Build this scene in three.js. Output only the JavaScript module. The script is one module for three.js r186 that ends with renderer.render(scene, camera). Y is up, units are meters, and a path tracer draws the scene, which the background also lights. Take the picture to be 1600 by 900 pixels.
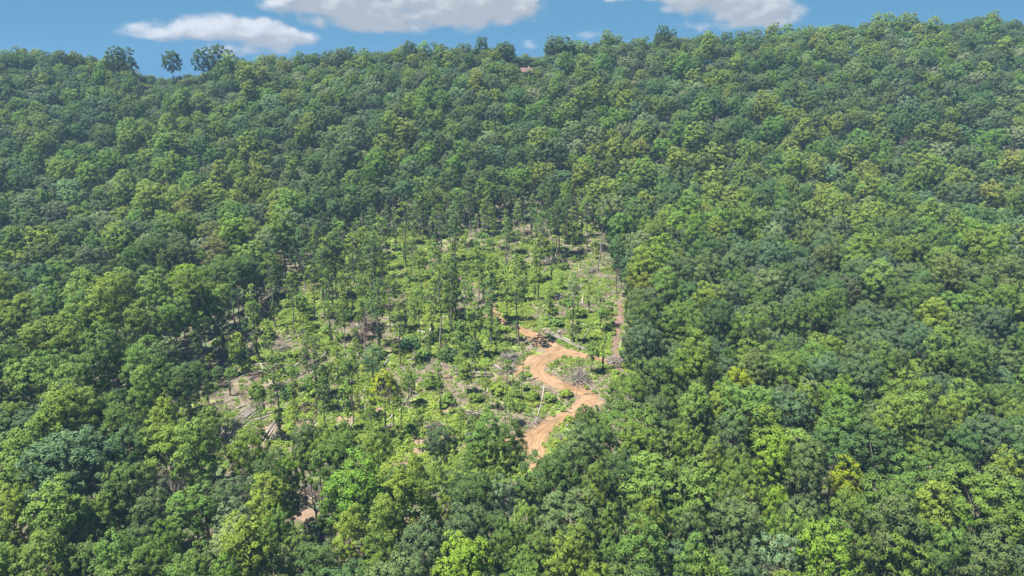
import * as THREE from 'three';
import { mergeGeometries } from 'three/addons/utils/BufferGeometryUtils.js';

// ------------------------------------------------------------------ camera, sky, sun, exposure
const scene = new THREE.Scene();
const EYE = new THREE.Vector3(0, 95, 0), PITCH = 16 * Math.PI / 180, FOCAL = 1067;      // FOCAL in pixels of a 1600 x 900 frame
const camera = new THREE.PerspectiveCamera(2 * Math.atan(450 / FOCAL) * 180 / Math.PI, 16 / 9, 1, 4000);
camera.position.copy(EYE);
camera.lookAt(0, 95 - Math.sin(PITCH), -Math.cos(PITCH));
camera.updateMatrixWorld(true);

const EXPOSURE = 2.95;
const renderer = new THREE.WebGLRenderer({ antialias: true });
renderer.setSize(1600, 900);
renderer.toneMapping = THREE.LinearToneMapping;
renderer.toneMappingExposure = EXPOSURE;
renderer.shadowMap.enabled = true;

const SUN_DIR = new THREE.Vector3(-0.34, 0.90, 0.12).normalize();
const sun = new THREE.DirectionalLight(new THREE.Color(1.0, 0.955, 0.87), 5.0);
sun.position.copy(SUN_DIR).multiplyScalar(600).add(new THREE.Vector3(0, 40, -240));
sun.target.position.set(0, 40, -240);
sun.castShadow = true;
sun.shadow.mapSize.set(4096, 4096);
Object.assign(sun.shadow.camera, { left: -420, right: 420, top: 420, bottom: -420, near: 10, far: 1400 });
sun.name = 'sun';
scene.add(sun, sun.target);
const FOG = 0.00020;
scene.fog = new THREE.FogExp2(new THREE.Color(0.38, 0.62, 1.0), FOG);

// ------------------------------------------------------------------ random numbers and noise
function rng(seed) { let s = seed | 0; return () => { s = (s + 0x6d2b79f5) | 0; let t = Math.imul(s ^ (s >>> 15), 1 | s); t = (t + Math.imul(t ^ (t >>> 7), 61 | t)) ^ t; return ((t ^ (t >>> 14)) >>> 0) / 4294967296; }; }
function hash2(x, y) { let h = Math.imul(x, 374761393) + Math.imul(y, 668265263) | 0; h = Math.imul(h ^ (h >>> 13), 1274126177); return ((h ^ (h >>> 16)) >>> 0) / 4294967296; }
function vnoise(x, y) {
  const ix = Math.floor(x), iy = Math.floor(y), fx = x - ix, fy = y - iy, u = fx * fx * (3 - 2 * fx), v = fy * fy * (3 - 2 * fy);
  const a = hash2(ix, iy), b = hash2(ix + 1, iy), c = hash2(ix, iy + 1), d = hash2(ix + 1, iy + 1);
  return a + (b - a) * u + (c - a + (a - b - c + d) * u) * v;
}
function fbm(x, y, n = 4) { let s = 0, a = 0.5, t = 0; for (let i = 0; i < n; i++) { s += a * vnoise(x, y); t += a; a *= 0.5; x = x * 2.03 + 17.1; y = y * 2.03 + 5.7; } return s / t; }
const clamp = (x, a = 0, b = 1) => Math.min(b, Math.max(a, x)), lerp = (a, b, t) => a + (b - a) * t;
const smooth = (x, a, b) => { const t = clamp((x - a) / (b - a)); return t * t * (3 - 2 * t); };
function curve(points, x) {                                   // smooth interpolation through [x, y] pairs
  if (x <= points[0][0]) return points[0][1];
  for (let i = 1; i < points.length; i++) if (x <= points[i][0]) {
    const p0 = points[Math.max(0, i - 2)], p1 = points[i - 1], p2 = points[i], p3 = points[Math.min(points.length - 1, i + 1)];
    const t = (x - p1[0]) / (p2[0] - p1[0]), w = p2[0] - p1[0];
    const m1 = (p2[1] - p0[1]) / Math.max(1e-6, p2[0] - p0[0]) * w, m2 = (p3[1] - p1[1]) / Math.max(1e-6, p3[0] - p1[0]) * w, t2 = t * t, t3 = t2 * t;
    return (2 * t3 - 3 * t2 + 1) * p1[1] + (t3 - 2 * t2 + t) * m1 + (-2 * t3 + 3 * t2) * p2[1] + (t3 - t2) * m2;
  }
  return points[points.length - 1][1];
}

// ------------------------------------------------------------------ directions of the photograph
const AXF = new THREE.Vector3(0, -Math.sin(PITCH), -Math.cos(PITCH)), AXU = new THREE.Vector3(0, Math.cos(PITCH), -Math.sin(PITCH));
function ray(px, py) { return new THREE.Vector3((px - 800) / FOCAL, 0, 0).add(AXF).addScaledVector(AXU, (450 - py) / FOCAL).normalize(); }
function project(v) {
  const q = v.clone().sub(EYE), z = q.dot(AXF);
  return { px: 800 + FOCAL * q.x / z, py: 450 - FOCAL * q.dot(AXU) / z, z };
}

// ------------------------------------------------------------------ sky: clear blue with fair weather clouds
{
  const W = 4096, H = 2048, data = new Float32Array(W * H * 4), D = 180 / Math.PI;
  const blobs = [];
  const azel = (px, py) => { const r = ray(px, py); return [Math.atan2(r.x, -r.z) * D, Math.asin(r.y) * D]; };
  const pxBlob = (px, py, rx, ry, k = 1) => { const [a, e] = azel(px, py); blobs.push([a, e, rx / 18.2, ry / 18.2, k]); };
  pxBlob(340, 44, 62, 24, 1.2); pxBlob(275, 50, 75, 17); pxBlob(400, 52, 62, 22, 1.1); pxBlob(445, 62, 55, 18, 1.0); pxBlob(395, 78, 85, 12, 0.55);
  pxBlob(640, -8, 205, 50, 1.3); pxBlob(560, 28, 105, 28, 0.9); pxBlob(755, 10, 95, 42, 1.2); pxBlob(480, 0, 90, 26, 0.9); pxBlob(640, 38, 150, 20, 0.6);
  pxBlob(1135, 2, 95, 34, 1.3); pxBlob(1200, 22, 58, 24, 1.0); pxBlob(1070, -16, 70, 26, 1.0); pxBlob(1150, 38, 90, 14, 0.6);
  pxBlob(838, 70, 22, 8, 0.45); pxBlob(960, -6, 40, 9, 0.4); pxBlob(930, 58, 40, 8, 0.35);
  const r = rng(71);
  for (let i = 0; i < 30; i++) {
    const a = r() * 360 - 180, e = 5 + 50 * r() ** 1.5, s = 3 + 5 * r();
    if (Math.abs(a) < 48 && e < 11 + s) continue;
    for (let k = 0; k < 6; k++) blobs.push([a + (r() - 0.5) * s * 3.2 / Math.cos(e / D), e + (r() - 0.4) * s * 0.8, s * (0.5 + 0.6 * r()) / Math.cos(e / D), s * (0.22 + 0.25 * r()), 1]);
  }
  const dens = new Float32Array(W * H), y0 = H / 2;
  const AZ = (x) => { let a = ((x + 0.5) / W * 360) - 90; a = a - 0; return a > 180 ? a - 360 : a; };   // u = 0.25 is straight ahead (-z)
  for (const [a, e, rx, ry, k] of blobs) {
    const ya = Math.max(y0, Math.floor((e - ry + 90) / 180 * H)), yb = Math.min(H - 1, Math.ceil((e + ry + 90) / 180 * H));
    for (let y = ya; y <= yb; y++) {
      const dy = ((y + 0.5) / H * 180 - 90 - e) / (ry * ((y + 0.5) / H * 180 - 90 < e ? 0.75 : 1));
      for (let x = Math.floor((a - rx + 90) / 360 * W); x <= Math.ceil((a + rx + 90) / 360 * W); x++) {
        const dx = ((x + 0.5) / W * 360 - 90 - a) / rx, d = 1 - dx * dx - dy * dy;
        if (d > 0) { const i = y * W + ((x % W) + W) % W; dens[i] = Math.max(dens[i], 0) + d * k * (1 - 0.35 * Math.min(1, dens[i])); }
      }
    }
  }
  const full = new Float32Array(W * H);
  for (let y = y0; y < H; y++) for (let x = 0; x < W; x++) {
    const i = y * W + x; if (dens[i] <= 0) continue;
    const a = AZ(x), e = (y + 0.5) / H * 180 - 90;
    full[i] = dens[i] + (fbm(a * 0.75 + 200 + 0.5 * fbm(a * 2, e * 2, 3), e * 1.3 + 50, 8) - 0.5) * 1.7 - 0.05;
  }
  const up = Math.round(0.45 / 180 * H), side = Math.round(-0.5 / 360 * W);
  for (let y = 0; y < H; y++) for (let x = 0; x < W; x++) {
    const i = y * W + x, e = Math.max(0, (y + 0.5) / H * 180 - 90), t = smooth(e, 0, 60);
    let R = lerp(0.128, 0.045, t), G = lerp(0.350, 0.15, t), B = lerp(0.570, 0.36, t);
    const f = full[i];
    if (f > 0) {
      const alpha = smooth(f, 0.0, 0.95) * 0.93;
      const j = Math.min(H - 1, y + up) * W + ((x + side + W) % W), k2 = Math.min(H - 1, y + 3 * up) * W + x;
      const lit = clamp(0.78 + 0.38 * (f - Math.max(0, full[j])) - 0.12 * Math.max(0, full[k2]), 0.60, 1);
      const c = [0.85 * lit - 0.04, 0.86 * lit - 0.02, 0.87 * lit + 0.01];
      R = lerp(R, c[0], alpha); G = lerp(G, c[1], alpha); B = lerp(B, c[2], alpha);
    }
    data[i * 4] = R / EXPOSURE; data[i * 4 + 1] = G / EXPOSURE; data[i * 4 + 2] = B / EXPOSURE; data[i * 4 + 3] = 1;
  }
  const sky = new THREE.DataTexture(data, W, H, THREE.RGBAFormat, THREE.FloatType);
  sky.mapping = THREE.EquirectangularReflectionMapping;
  sky.magFilter = sky.minFilter = THREE.LinearFilter;
  sky.needsUpdate = true;
  scene.background = sky;
  scene.environment = sky;
}

// ------------------------------------------------------------------ the lie of the land (x to the right, d = -z ahead of the camera, metres)
const VALLEY = [[-220, -1], [0, 1], [60, 3], [100, 9], [135, 16], [180, 23], [215, 27.5], [260, 34], [285, 41], [300, 46]];
const RIDGE = [[-420, 100], [-309, 102], [-270, 101], [-243, 98], [-222, 96], [-196, 95.5], [-175, 97], [-140, 99], [-80, 103], [-20, 104.5], [8, 107], [33, 107.5], [80, 109], [125, 111], [165, 113], [205, 116], [265, 119], [300, 119.5], [340, 116], [430, 110]];
function swale(x, d) {                                           // a hollow that comes out of the woods at the left
  const ax = -140, ad = 152, bx = -94, bd = 222, t = clamp(((x - ax) * (bx - ax) + (d - ad) * (bd - ad)) / ((bx - ax) ** 2 + (bd - ad) ** 2), -0.6, 1);
  return Math.hypot(x - ax - t * (bx - ax), d - ad - t * (bd - ad));
}
function ground(x, z) {
  const d = -z, crest = 432 + 10 * (vnoise(x / 90 + 3, 1.5) - 0.5);
  let h;
  if (d < 300) h = curve(VALLEY, d);
  else if (d < crest) { const t = (d - 300) / (crest - 300), R = curve(RIDGE, x); h = lerp(46, R, t * 1.12 - 0.12 * t * t); }
  else { const R = curve(RIDGE, x), t = d - crest; h = R - 0.0009 * t * t - 0.05 * t; if (t > 150) h = R - 27.75 - 0.32 * (t - 150); }
  if (d > 270 && d < 340) { const a = curve(VALLEY, Math.min(d, 300)), k = smooth(d, 270, 340); h += (1 - Math.abs(2 * k - 1)) * -0.6 * (a > 0 ? 1 : 0); }
  h += 5 * smooth(x, 70, 190) * smooth(d, 90, 170) * (1 - smooth(d, 300, 400));
  h += 3 * smooth(-x, 60, 170) * (1 - smooth(d, 140, 200));
  h -= 4.5 * (1 - smooth(swale(x, d), 3, 16));
  h += (fbm(x / 70 + 40, d / 70 + 7, 3) - 0.5) * 7 * smooth(d, 20, 120) * (1 - 0.6 * smooth(d, 400, 430));
  h += (fbm(x / 13 + 9, d / 13 + 2, 2) - 0.5) * 1.3;
  return h;
}
function hit(px, py, lift = 0) {                                  // where the line of sight through a pixel comes down, lift metres above the ground
  const r = ray(px, py), p = new THREE.Vector3();
  let t = 40;
  for (let i = 0; i < 4000 && t < 900; i++) {
    p.copy(EYE).addScaledVector(r, t);
    const gap = p.y - ground(p.x, p.z) - lift;
    if (gap < 0.02) break;
    t += Math.max(0.02, Math.min(gap * 0.7, 3));
  }
  return p;
}
const flat = (pts) => pts.map(([a, b]) => { const p = hit(a, b); return [p.x, p.z]; });
function inside(poly, x, z) {
  let c = false;
  for (let i = 0, j = poly.length - 1; i < poly.length; j = i++) {
    const [xi, zi] = poly[i], [xj, zj] = poly[j];
    if ((zi > z) !== (zj > z) && x < (xj - xi) * (z - zi) / (zj - zi) + xi) c = !c;
  }
  return c;
}
function edgeDistance(poly, x, z) {                               // > 0 inside, in metres
  let m = 1e9;
  for (let i = 0, j = poly.length - 1; i < poly.length; j = i++) {
    const [ax, az] = poly[j], [bx, bz] = poly[i], t = clamp(((x - ax) * (bx - ax) + (z - az) * (bz - az)) / ((bx - ax) ** 2 + (bz - az) ** 2));
    m = Math.min(m, Math.hypot(x - ax - t * (bx - ax), z - az - t * (bz - az)));
  }
  return inside(poly, x, z) ? m : -m;
}
const CLEARING = flat([[405, 500], [440, 465], [480, 435], [520, 405], [560, 380], [620, 368], [690, 366], [760, 362], [830, 352], [900, 352], [935, 375], [945, 420], [962, 452], [978, 475], [984, 520], [980, 570], [950, 600], [938, 632], [905, 665], [880, 700], [862, 735], [800, 742], [735, 735], [690, 730], [640, 745], [600, 745], [560, 735], [500, 725], [440, 715], [380, 705], [335, 690], [290, 655], [255, 622], [290, 600], [330, 575], [358, 552], [378, 525]]);

// ------------------------------------------------------------------ roads and trails: pixel, pixel, half width in metres
const ROADS = [
  ['dirt_road', [[838, 735, 2.6], [836, 715, 3.4], [832, 695, 3.9], [845, 674, 3.3], [872, 655, 2.7], [900, 641, 2.6], [916, 629, 2.8], [917, 617, 2.7], [899, 608, 2.4], [872, 600, 2.5], [849, 589, 2.7], [840, 576, 2.9], [850, 561, 3.2], [872, 551, 3.6], [893, 552, 3.0], [913, 557, 2.4], [936, 562, 2.0], [958, 567, 1.8]]],
  ['dirt_road', [[872, 549, 3.6], [858, 540, 3.6], [842, 531, 3.0], [826, 521, 2.5], [808, 513, 2.2], [790, 505, 2.0], [778, 496, 2.1], [771, 484, 2.1], [768, 472, 1.7]]],
  ['dirt_road', [[835, 682, 2.4], [815, 684, 1.9], [797, 688, 1.6], [775, 690, 1.3]]],
  ['dirt_road', [[916, 626, 2.4], [932, 630, 1.9], [944, 628, 1.3]]],
  ['dirt_road', [[846, 556, 3.4], [830, 562, 2.4], [815, 574, 1.8], [806, 588, 1.2]]],
  ['skid_trail', [[969, 578, 2.0], [963, 566, 1.9], [960, 552, 1.5], [963, 530, 1.4], [966, 508, 1.5], [969, 488, 1.5], [967, 466, 1.3]]],
  ['skid_trail', [[742, 446, 1.6], [725, 440, 2.0], [706, 434, 2.1], [692, 430, 1.7]]],
  ['skid_trail', [[668, 421, 1.6], [674, 411, 1.9], [680, 403, 1.5]]],
].map(([name, pts]) => ({ name, pts: pts.map(([a, b, w]) => { const p = hit(a, b); return [p.x, p.z, w]; }) }));
const roadLine = [];
for (const road of ROADS) {
  const c = new THREE.CatmullRomCurve3(road.pts.map(([x, z]) => new THREE.Vector3(x, 0, z)), false, 'centripetal');
  const n = Math.ceil(c.getLength() / 0.8);
  road.line = [];
  for (let i = 0; i <= n; i++) {
    const t = i / n, p = c.getPoint(t), tan = c.getTangent(t), f = t * (road.pts.length - 1), k = Math.min(road.pts.length - 2, Math.floor(f));
    road.line.push({ x: p.x, z: p.z, tx: tan.x, tz: tan.z, w: lerp(road.pts[k][2], road.pts[k + 1][2], f - k) });
  }
  roadLine.push(...road.line);
}
function offRoad(x, z) { let m = 1e9; for (const p of roadLine) { const dx = p.x - x, dz = p.z - z; if (Math.abs(dx) < 12 && Math.abs(dz) < 12) m = Math.min(m, Math.hypot(dx, dz) - 0.85 * p.w); } return m; }
const CLAY = [[625, 722, 3.2], [660, 690, 2.6], [738, 690, 1.8], [648, 705, 2.4], [560, 702, 2.0], [477, 805, 2.4], [488, 770, 2.6], [770, 815, 1.6], [702, 683, 2.0], [540, 655, 2.6], [690, 640, 1.6], [890, 463, 3.4], [870, 467, 2.6], [605, 478, 2.6], [725, 588, 2.6], [700, 590, 2.2], [575, 520, 3.0], [428, 575, 3.0], [400, 590, 2.4], [325, 630, 1.6], [430, 668, 2.6], [480, 660, 2.4], [590, 640, 1.6], [910, 805, 1.6], [780, 570, 2.2], [790, 420, 1.6], [905, 600, 1.8], [860, 660, 1.2]]
  .map(([a, b, r]) => { const p = hit(a, b); return [p.x, p.z, r * 0.7]; });

// ------------------------------------------------------------------ names, labels
const used = {};
function numbered(name) { const n = used[name] = (used[name] ?? -1) + 1; return n ? name + '_' + String(n).padStart(3, '0') : name; }
const toLabel = [];                                               // things whose labels are worked out together at the end
function thing(name, category, x, y, z, turn = 0, scale = 1) {
  const o = new THREE.Group();
  o.name = numbered(name); o.position.set(x, y, z); o.rotation.y = turn;
  if (typeof scale === 'number') o.scale.setScalar(scale); else o.scale.set(...scale);
  o.userData.category = category;
  scene.add(o);
  return o;
}
function part(name, geometry, material, parent) { const m = new THREE.Mesh(geometry, material); m.name = name; parent.add(m); return m; }
function say(o, look, group, at) { if (group) o.userData.group = group; toLabel.push({ o, look, at: at ?? o.position.clone() }); }
function structure(name, geometry, material) { const m = new THREE.Mesh(geometry, material); m.name = numbered(name); m.userData.kind = 'structure'; scene.add(m); return m; }

// ------------------------------------------------------------------ geometry collector
class Build {
  constructor() { this.p = []; this.n = []; this.c = []; this.i = []; }
  vert(x, y, z, nx, ny, nz, r = 1, g = 1, b = 1) { this.p.push(x, y, z); this.n.push(nx, ny, nz); this.c.push(r, g, b); return this.p.length / 3 - 1; }
  tube(points, radii, sides = 6, tint = [1, 1, 1]) {
    const T = new THREE.Vector3(), A = new THREE.Vector3(), B = new THREE.Vector3();
    let start = -1;
    points.forEach((p, k) => {
      T.subVectors(points[Math.min(points.length - 1, k + 1)], points[Math.max(0, k - 1)]).normalize();
      A.set(Math.abs(T.y) > 0.9 ? 1 : 0, Math.abs(T.y) > 0.9 ? 0 : 1, 0).cross(T).normalize(); B.crossVectors(T, A);
      const at = this.p.length / 3;
      for (let s = 0; s < sides; s++) {
        const a = s / sides * 2 * Math.PI, c = Math.cos(a), d = Math.sin(a), nx = A.x * c + B.x * d, ny = A.y * c + B.y * d, nz = A.z * c + B.z * d;
        this.vert(p.x + nx * radii[k], p.y + ny * radii[k], p.z + nz * radii[k], nx, ny, nz, ...tint);
      }
      if (k) for (let s = 0; s < sides; s++) { const e = (s + 1) % sides; this.i.push(start + s, start + e, at + e, start + s, at + e, at + s); }
      start = at;
    });
    for (const [k, dir] of [[0, -1], [points.length - 1, 1]]) {
      T.subVectors(points[Math.min(points.length - 1, k + 1)], points[Math.max(0, k - 1)]).normalize().multiplyScalar(dir);
      const base = k ? start : start - (points.length - 1) * sides, p = points[k], m = this.vert(p.x, p.y, p.z, T.x, T.y, T.z, ...tint.map((v) => v * 1.25)), at = this.p.length / 3;
      for (let s = 0; s < sides; s++) this.vert(this.p[(base + s) * 3], this.p[(base + s) * 3 + 1], this.p[(base + s) * 3 + 2], T.x, T.y, T.z, ...tint.map((v) => v * 1.25));
      for (let s = 0; s < sides; s++) { const e = (s + 1) % sides; if (dir > 0) this.i.push(m, at + s, at + e); else this.i.push(m, at + e, at + s); }
    }
  }
  leaf(c, n, size, long, spin, tint, sn_ = n) {                             // a spray of leaves: a folded lozenge
    const a = Math.abs(n.y) > 0.9 ? LX : LY, u = L1.crossVectors(a, n).normalize(), v = L2.crossVectors(n, u);
    const cs = Math.cos(spin), sn = Math.sin(spin), ux = u.x * cs + v.x * sn, uy = u.y * cs + v.y * sn, uz = u.z * cs + v.z * sn;
    const vx = -u.x * sn + v.x * cs, vy = -u.y * sn + v.y * cs, vz = -u.z * sn + v.z * cs, f = size * 0.22, l = size * long;
    const at = this.p.length / 3, q = (s, t, k) => this.vert(c.x + ux * s + vx * t + n.x * k, c.y + uy * s + vy * t + n.y * k, c.z + uz * s + vz * t + n.z * k, sn_.x, sn_.y, sn_.z, ...tint);
    q(-size, 0, -f); q(0, -l, f * 0.6); q(size, 0, -f); q(0, l, f * 0.6);
    this.i.push(at, at + 1, at + 3, at + 1, at + 2, at + 3);
  }
  geometry(flatNormals = false) {
    const g = new THREE.BufferGeometry();
    g.setAttribute('position', new THREE.Float32BufferAttribute(this.p, 3));
    if (!flatNormals) g.setAttribute('normal', new THREE.Float32BufferAttribute(this.n, 3));
    g.setAttribute('color', new THREE.Float32BufferAttribute(this.c, 3));
    g.setIndex(this.i);
    return g;
  }
}
const LX = new THREE.Vector3(1, 0, 0), LY = new THREE.Vector3(0, 1, 0), L1 = new THREE.Vector3(), L2 = new THREE.Vector3();
const V = (x, y, z) => new THREE.Vector3(x, y, z);
function unit(r) { const y = 2 * r() - 1, a = r() * 2 * Math.PI, s = Math.sqrt(1 - y * y); return V(Math.cos(a) * s, y, Math.sin(a) * s); }

// ------------------------------------------------------------------ materials
function leafMaterial(rgb) {
  const m = new THREE.MeshPhysicalMaterial({ vertexColors: true, roughness: 1, transmission: 0.2, thickness: 0, ior: 1.3, specularIntensity: 0.4, side: THREE.DoubleSide });
  m.color.setRGB(...rgb); m.name = 'leaves';
  return m;
}
function woodMaterial(rgb, name = 'bark') { const m = new THREE.MeshStandardMaterial({ vertexColors: true, roughness: 0.95 }); m.color.setRGB(...rgb); m.name = name; return m; }
const BARK = [woodMaterial([0.18, 0.145, 0.115]), woodMaterial([0.25, 0.215, 0.18]), woodMaterial([0.12, 0.10, 0.08])];
const DEAD = woodMaterial([0.22, 0.185, 0.16], 'bare wood'), PALE = woodMaterial([0.27, 0.238, 0.205], 'peeled wood'), GREY = woodMaterial([0.18, 0.155, 0.14], 'weathered wood'), BROWN = woodMaterial([0.125, 0.09, 0.07], 'brown wood');
const LEAF = {                                                      // leaf colours by look, three close shades of each
  d: [0.069, 0.119, 0.031], m: [0.106, 0.170, 0.029], y: [0.134, 0.192, 0.031], l: [0.126, 0.214, 0.024],
  b: [0.084, 0.132, 0.050], p: [0.140, 0.195, 0.080], o: [0.104, 0.138, 0.040], Y: [0.225, 0.270, 0.014], h: [0.170, 0.245, 0.034],
};
const LOOK = { d: 'dark green', m: 'mid green', y: 'yellow-green', l: 'bright lime green', b: 'blue-green', p: 'pale grey-green', o: 'olive-brown', Y: 'vivid yellow' };
const LEAVES = {};
for (const k in LEAF) LEAVES[k] = [[1, 1, 1], [0.82, 0.86, 0.95], [1.16, 1.10, 0.95], [0.95, 1.06, 1.2]].map((t) => leafMaterial(LEAF[k].map((v, i) => v * t[i])));

// ------------------------------------------------------------------ crowns
function clump(b, c, rc, out, count, size, r, flatten = 0.8, tone = 1) {
  const p = V(0, 0, 0), n = V(0, 0, 0), sh = V(0, 0, 0), k = tone * (0.92 + 0.16 * r());
  for (let i = 0; i < count; i++) {
    const d = unit(r);
    if (d.dot(out) < -0.35) d.negate();
    p.copy(d).multiplyScalar(rc * (0.62 + 0.42 * r() + 0.5 * r() ** 5)); p.y *= flatten; p.add(c);
    n.copy(d).addScaledVector(unit(r), 0.5).addScaledVector(LY, 0.2).normalize();
    sh.copy(d).multiplyScalar(0.75).addScaledVector(out, 0.85).normalize().addScaledVector(n, 0.5).normalize();
    const t = k * (0.80 + 0.40 * r()), w = (r() - 0.5) * 0.18;
    b.leaf(p, n, size * (0.7 + 0.6 * r()), 0.55 + 0.3 * r(), r() * 6.3, [t * (1 + w), t, t * (1 - w)], sh);
  }
}
function crown(lobes, seed, { perLobe = 11, leaves = 34, size = 0.42, clumpR = 1.05 }) {
  const r = rng(seed), b = new Build(), out = V(0, 0, 0), L0 = lobes[0];
  lobes.forEach((L, li) => {
    const n = Math.max(4, Math.round(perLobe * (L.r / 2.4) ** 2));
    for (let k = 0; k < n; k++) {
      const y = 1 - 2 * (k + 0.5) / n, a = k * 2.39996 + li, s = Math.sqrt(1 - y * y), d = V(Math.cos(a) * s, y, Math.sin(a) * s).addScaledVector(unit(r), 0.28).normalize();
      if (d.y < -0.5) continue;
      const c = V(L.x, L.y, L.z).addScaledVector(d, L.r * (0.82 + 0.2 * r()));
      if (lobes.some((M) => M !== L && Math.hypot(c.x - M.x, c.y - M.y, c.z - M.z) < M.r * 0.78)) continue;
      out.set(c.x - L0.x, (c.y - L0.y) * 1.1 + 0.6, c.z - L0.z).normalize().addScaledVector(d, 0.7).normalize();
      clump(b, c, clumpR * (0.6 + 0.75 * r()), out, leaves, size, r);
    }
  });
  return b.geometry();
}
function roundLobes(seed, { low = 9.5, top = 22, R = 5.5, n = 10, flat: f = 1, lean = 0 }) {
  const r = rng(seed), lobes = [{ x: 0, y: lerp(low, top, 0.56), z: 0, r: R * 0.56 }], mid = lerp(low, top, 0.5), half = (top - low) / 2;
  for (let k = 0; k < n; k++) {
    const y = lerp(0.98, -0.72, (k + 0.4) / n), a = k * 2.39996 + r() * 0.7, s = Math.sqrt(1 - Math.min(1, y * y) * 0.92) ** f, q = R * (0.36 + 0.15 * r());
    lobes.push({ x: Math.cos(a) * s * (R - q * 0.75) + lean * y, y: mid + y * (half - q * 0.55) + (r() - 0.5) * 0.8, z: Math.sin(a) * s * (R - q * 0.75), r: q });
  }
  return lobes;
}
function trunk(lobes, seed, { h = 15, r0 = 0.34, lean = 0 }) {
  const r = rng(seed), b = new Build(), pts = [], rad = [];
  for (let k = 0; k <= 6; k++) { const t = k / 6; pts.push(V((r() - 0.5) * 0.35 * t + lean * t, h * t - (k ? 0 : 0.6), (r() - 0.5) * 0.35 * t)); rad.push(r0 * (1.25 - 0.35 * Math.min(1, t * 6)) * (1 - 0.72 * t)); }
  b.tube(pts, rad, 7, [1, 1, 1]);
  lobes.slice(1, 9).forEach((L) => {
    const t = clamp((L.y - 3.2) / h, 0.35, 0.92), s = V(lean * t, h * t - 1.5, 0), e = V(L.x, L.y, L.z), m = s.clone().lerp(e, 0.55).add(V(0, 0.25, 0));
    b.tube([s, m, e], [r0 * 0.34, r0 * 0.2, 0.02], 5, [0.7, 0.7, 0.7]);
  });
  return b.geometry();
}
const FORM = { round: 'round-topped', tall: 'oval', wide: 'spreading', loose: 'billowing', cone: 'tapering' };
const near = [], far = [];
[['round', { R: 5.5, n: 11 }], ['round', { R: 5.3, n: 12, low: 8.5, lean: 0.4 }], ['wide', { R: 6.0, n: 12, top: 19.5, low: 9.5, flat: 0.8 }], ['wide', { R: 5.8, n: 10, top: 20.5, low: 10, lean: -0.5 }],
  ['tall', { R: 4.4, n: 12, low: 7, top: 24 }], ['tall', { R: 4.1, n: 13, low: 6.5, top: 25, flat: 1.2 }], ['loose', { R: 5.6, n: 8, low: 8, top: 22.5 }], ['loose', { R: 5.4, n: 9, low: 7.5, top: 23, lean: 0.8 }], ['cone', { R: 4.6, n: 14, low: 6, top: 25, flat: 1.9 }], ['cone', { R: 4.9, n: 13, low: 7, top: 24, flat: 1.6, lean: 0.4 }]].forEach(([form, o], k) => {
  const lobes = roundLobes(100 + k, o), loose = form === 'loose';
  near.push({ form, R: o.R, top: o.top ?? 22, low: o.low ?? 9.5, crown: crown(lobes, 200 + k, { perLobe: loose ? 13 : 17, leaves: 74, size: 0.205, clumpR: loose ? 0.98 : 0.84 }), trunk: trunk(lobes, 300 + k, { h: (o.top ?? 22) * 0.72, r0: 0.3 + 0.01 * k }) });
  far.push({ form, R: o.R, top: o.top ?? 22, low: o.low ?? 9.5, crown: crown(lobes, 400 + k, { perLobe: 13, leaves: 44, size: 0.29, clumpR: 0.95 }), trunk: near[k].trunk });
});
function slenderTree(seed, { h = 20, from = 0.45, R = 2.6, n = 22, ivy = 0, r0 = 0.24, bend = 0.5, fork = 0 }) {
  const r = rng(seed), cb = new Build(), tb = new Build(), pts = [], rad = [];
  const bx = (r() - 0.5) * 2 * bend, bz = (r() - 0.5) * 2 * bend;
  const axis = (t) => V(bx * Math.sin(t * 2.4) + 0.15 * Math.sin(t * 9 + seed), h * t, bz * t * t + 0.15 * Math.cos(t * 7 + seed));
  for (let k = 0; k <= 9; k++) { const t = k / 9; const p = axis(t * 0.95); if (!k) p.y = -0.5; pts.push(p); rad.push(r0 * (1 - 0.85 * t) + 0.02); }
  tb.tube(pts, rad, 7, [1, 1, 1]);
  for (let k = 0; k < fork; k++) {
    const t = 0.25 + 0.15 * k, s = axis(t), a = r() * 6.3, e = s.clone().add(V(Math.cos(a) * 2.4, h * 0.5, Math.sin(a) * 2.4));
    tb.tube([s, s.clone().lerp(e, 0.35).add(V(Math.cos(a) * 0.8, 0, Math.sin(a) * 0.8)), e], [r0 * 0.6, r0 * 0.42, 0.03], 6, [1, 1, 1]);
    for (let j = 0; j < 5; j++) { const c = e.clone().addScaledVector(unit(r), 1.6); clump(cb, c, 0.9 + 0.4 * r(), unit(r).add(LY).normalize(), 34, 0.33, r); }
  }
  for (let k = 0; k < n; k++) {
    const u = (k + r()) / n, t = lerp(from, 0.99, u), s = axis(t), a = k * 2.4 + r(), reach = R * Math.sin(Math.PI * lerp(0.18, 0.97, u)) ** 0.8 * (0.45 + 0.65 * r());
    const e = s.clone().add(V(Math.cos(a) * reach, 0.5 + 0.9 * r(), Math.sin(a) * reach));
    if (reach > 0.9) tb.tube([s, s.clone().lerp(e, 0.6).add(V(0, 0.2, 0)), e], [0.075, 0.05, 0.015], 4, [0.95, 0.95, 0.95]);
    clump(cb, e, 0.7 + 0.5 * r(), e.clone().sub(s).add(V(0, 0.6, 0)).normalize(), 32, 0.27, r, 0.85);
  }
  for (let k = 0; k < ivy; k++) { const t = r() * from * 0.98, s = axis(t), a = r() * 6.3; clump(cb, s.add(V(Math.cos(a) * 0.35, 0, Math.sin(a) * 0.35)), 0.42 + 0.3 * r(), V(Math.cos(a), 0.1, Math.sin(a)), 16, 0.26, r, 1.4, 0.8); }
  return { h, R, crown: cb.geometry(), trunk: tb.geometry() };
}
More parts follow.
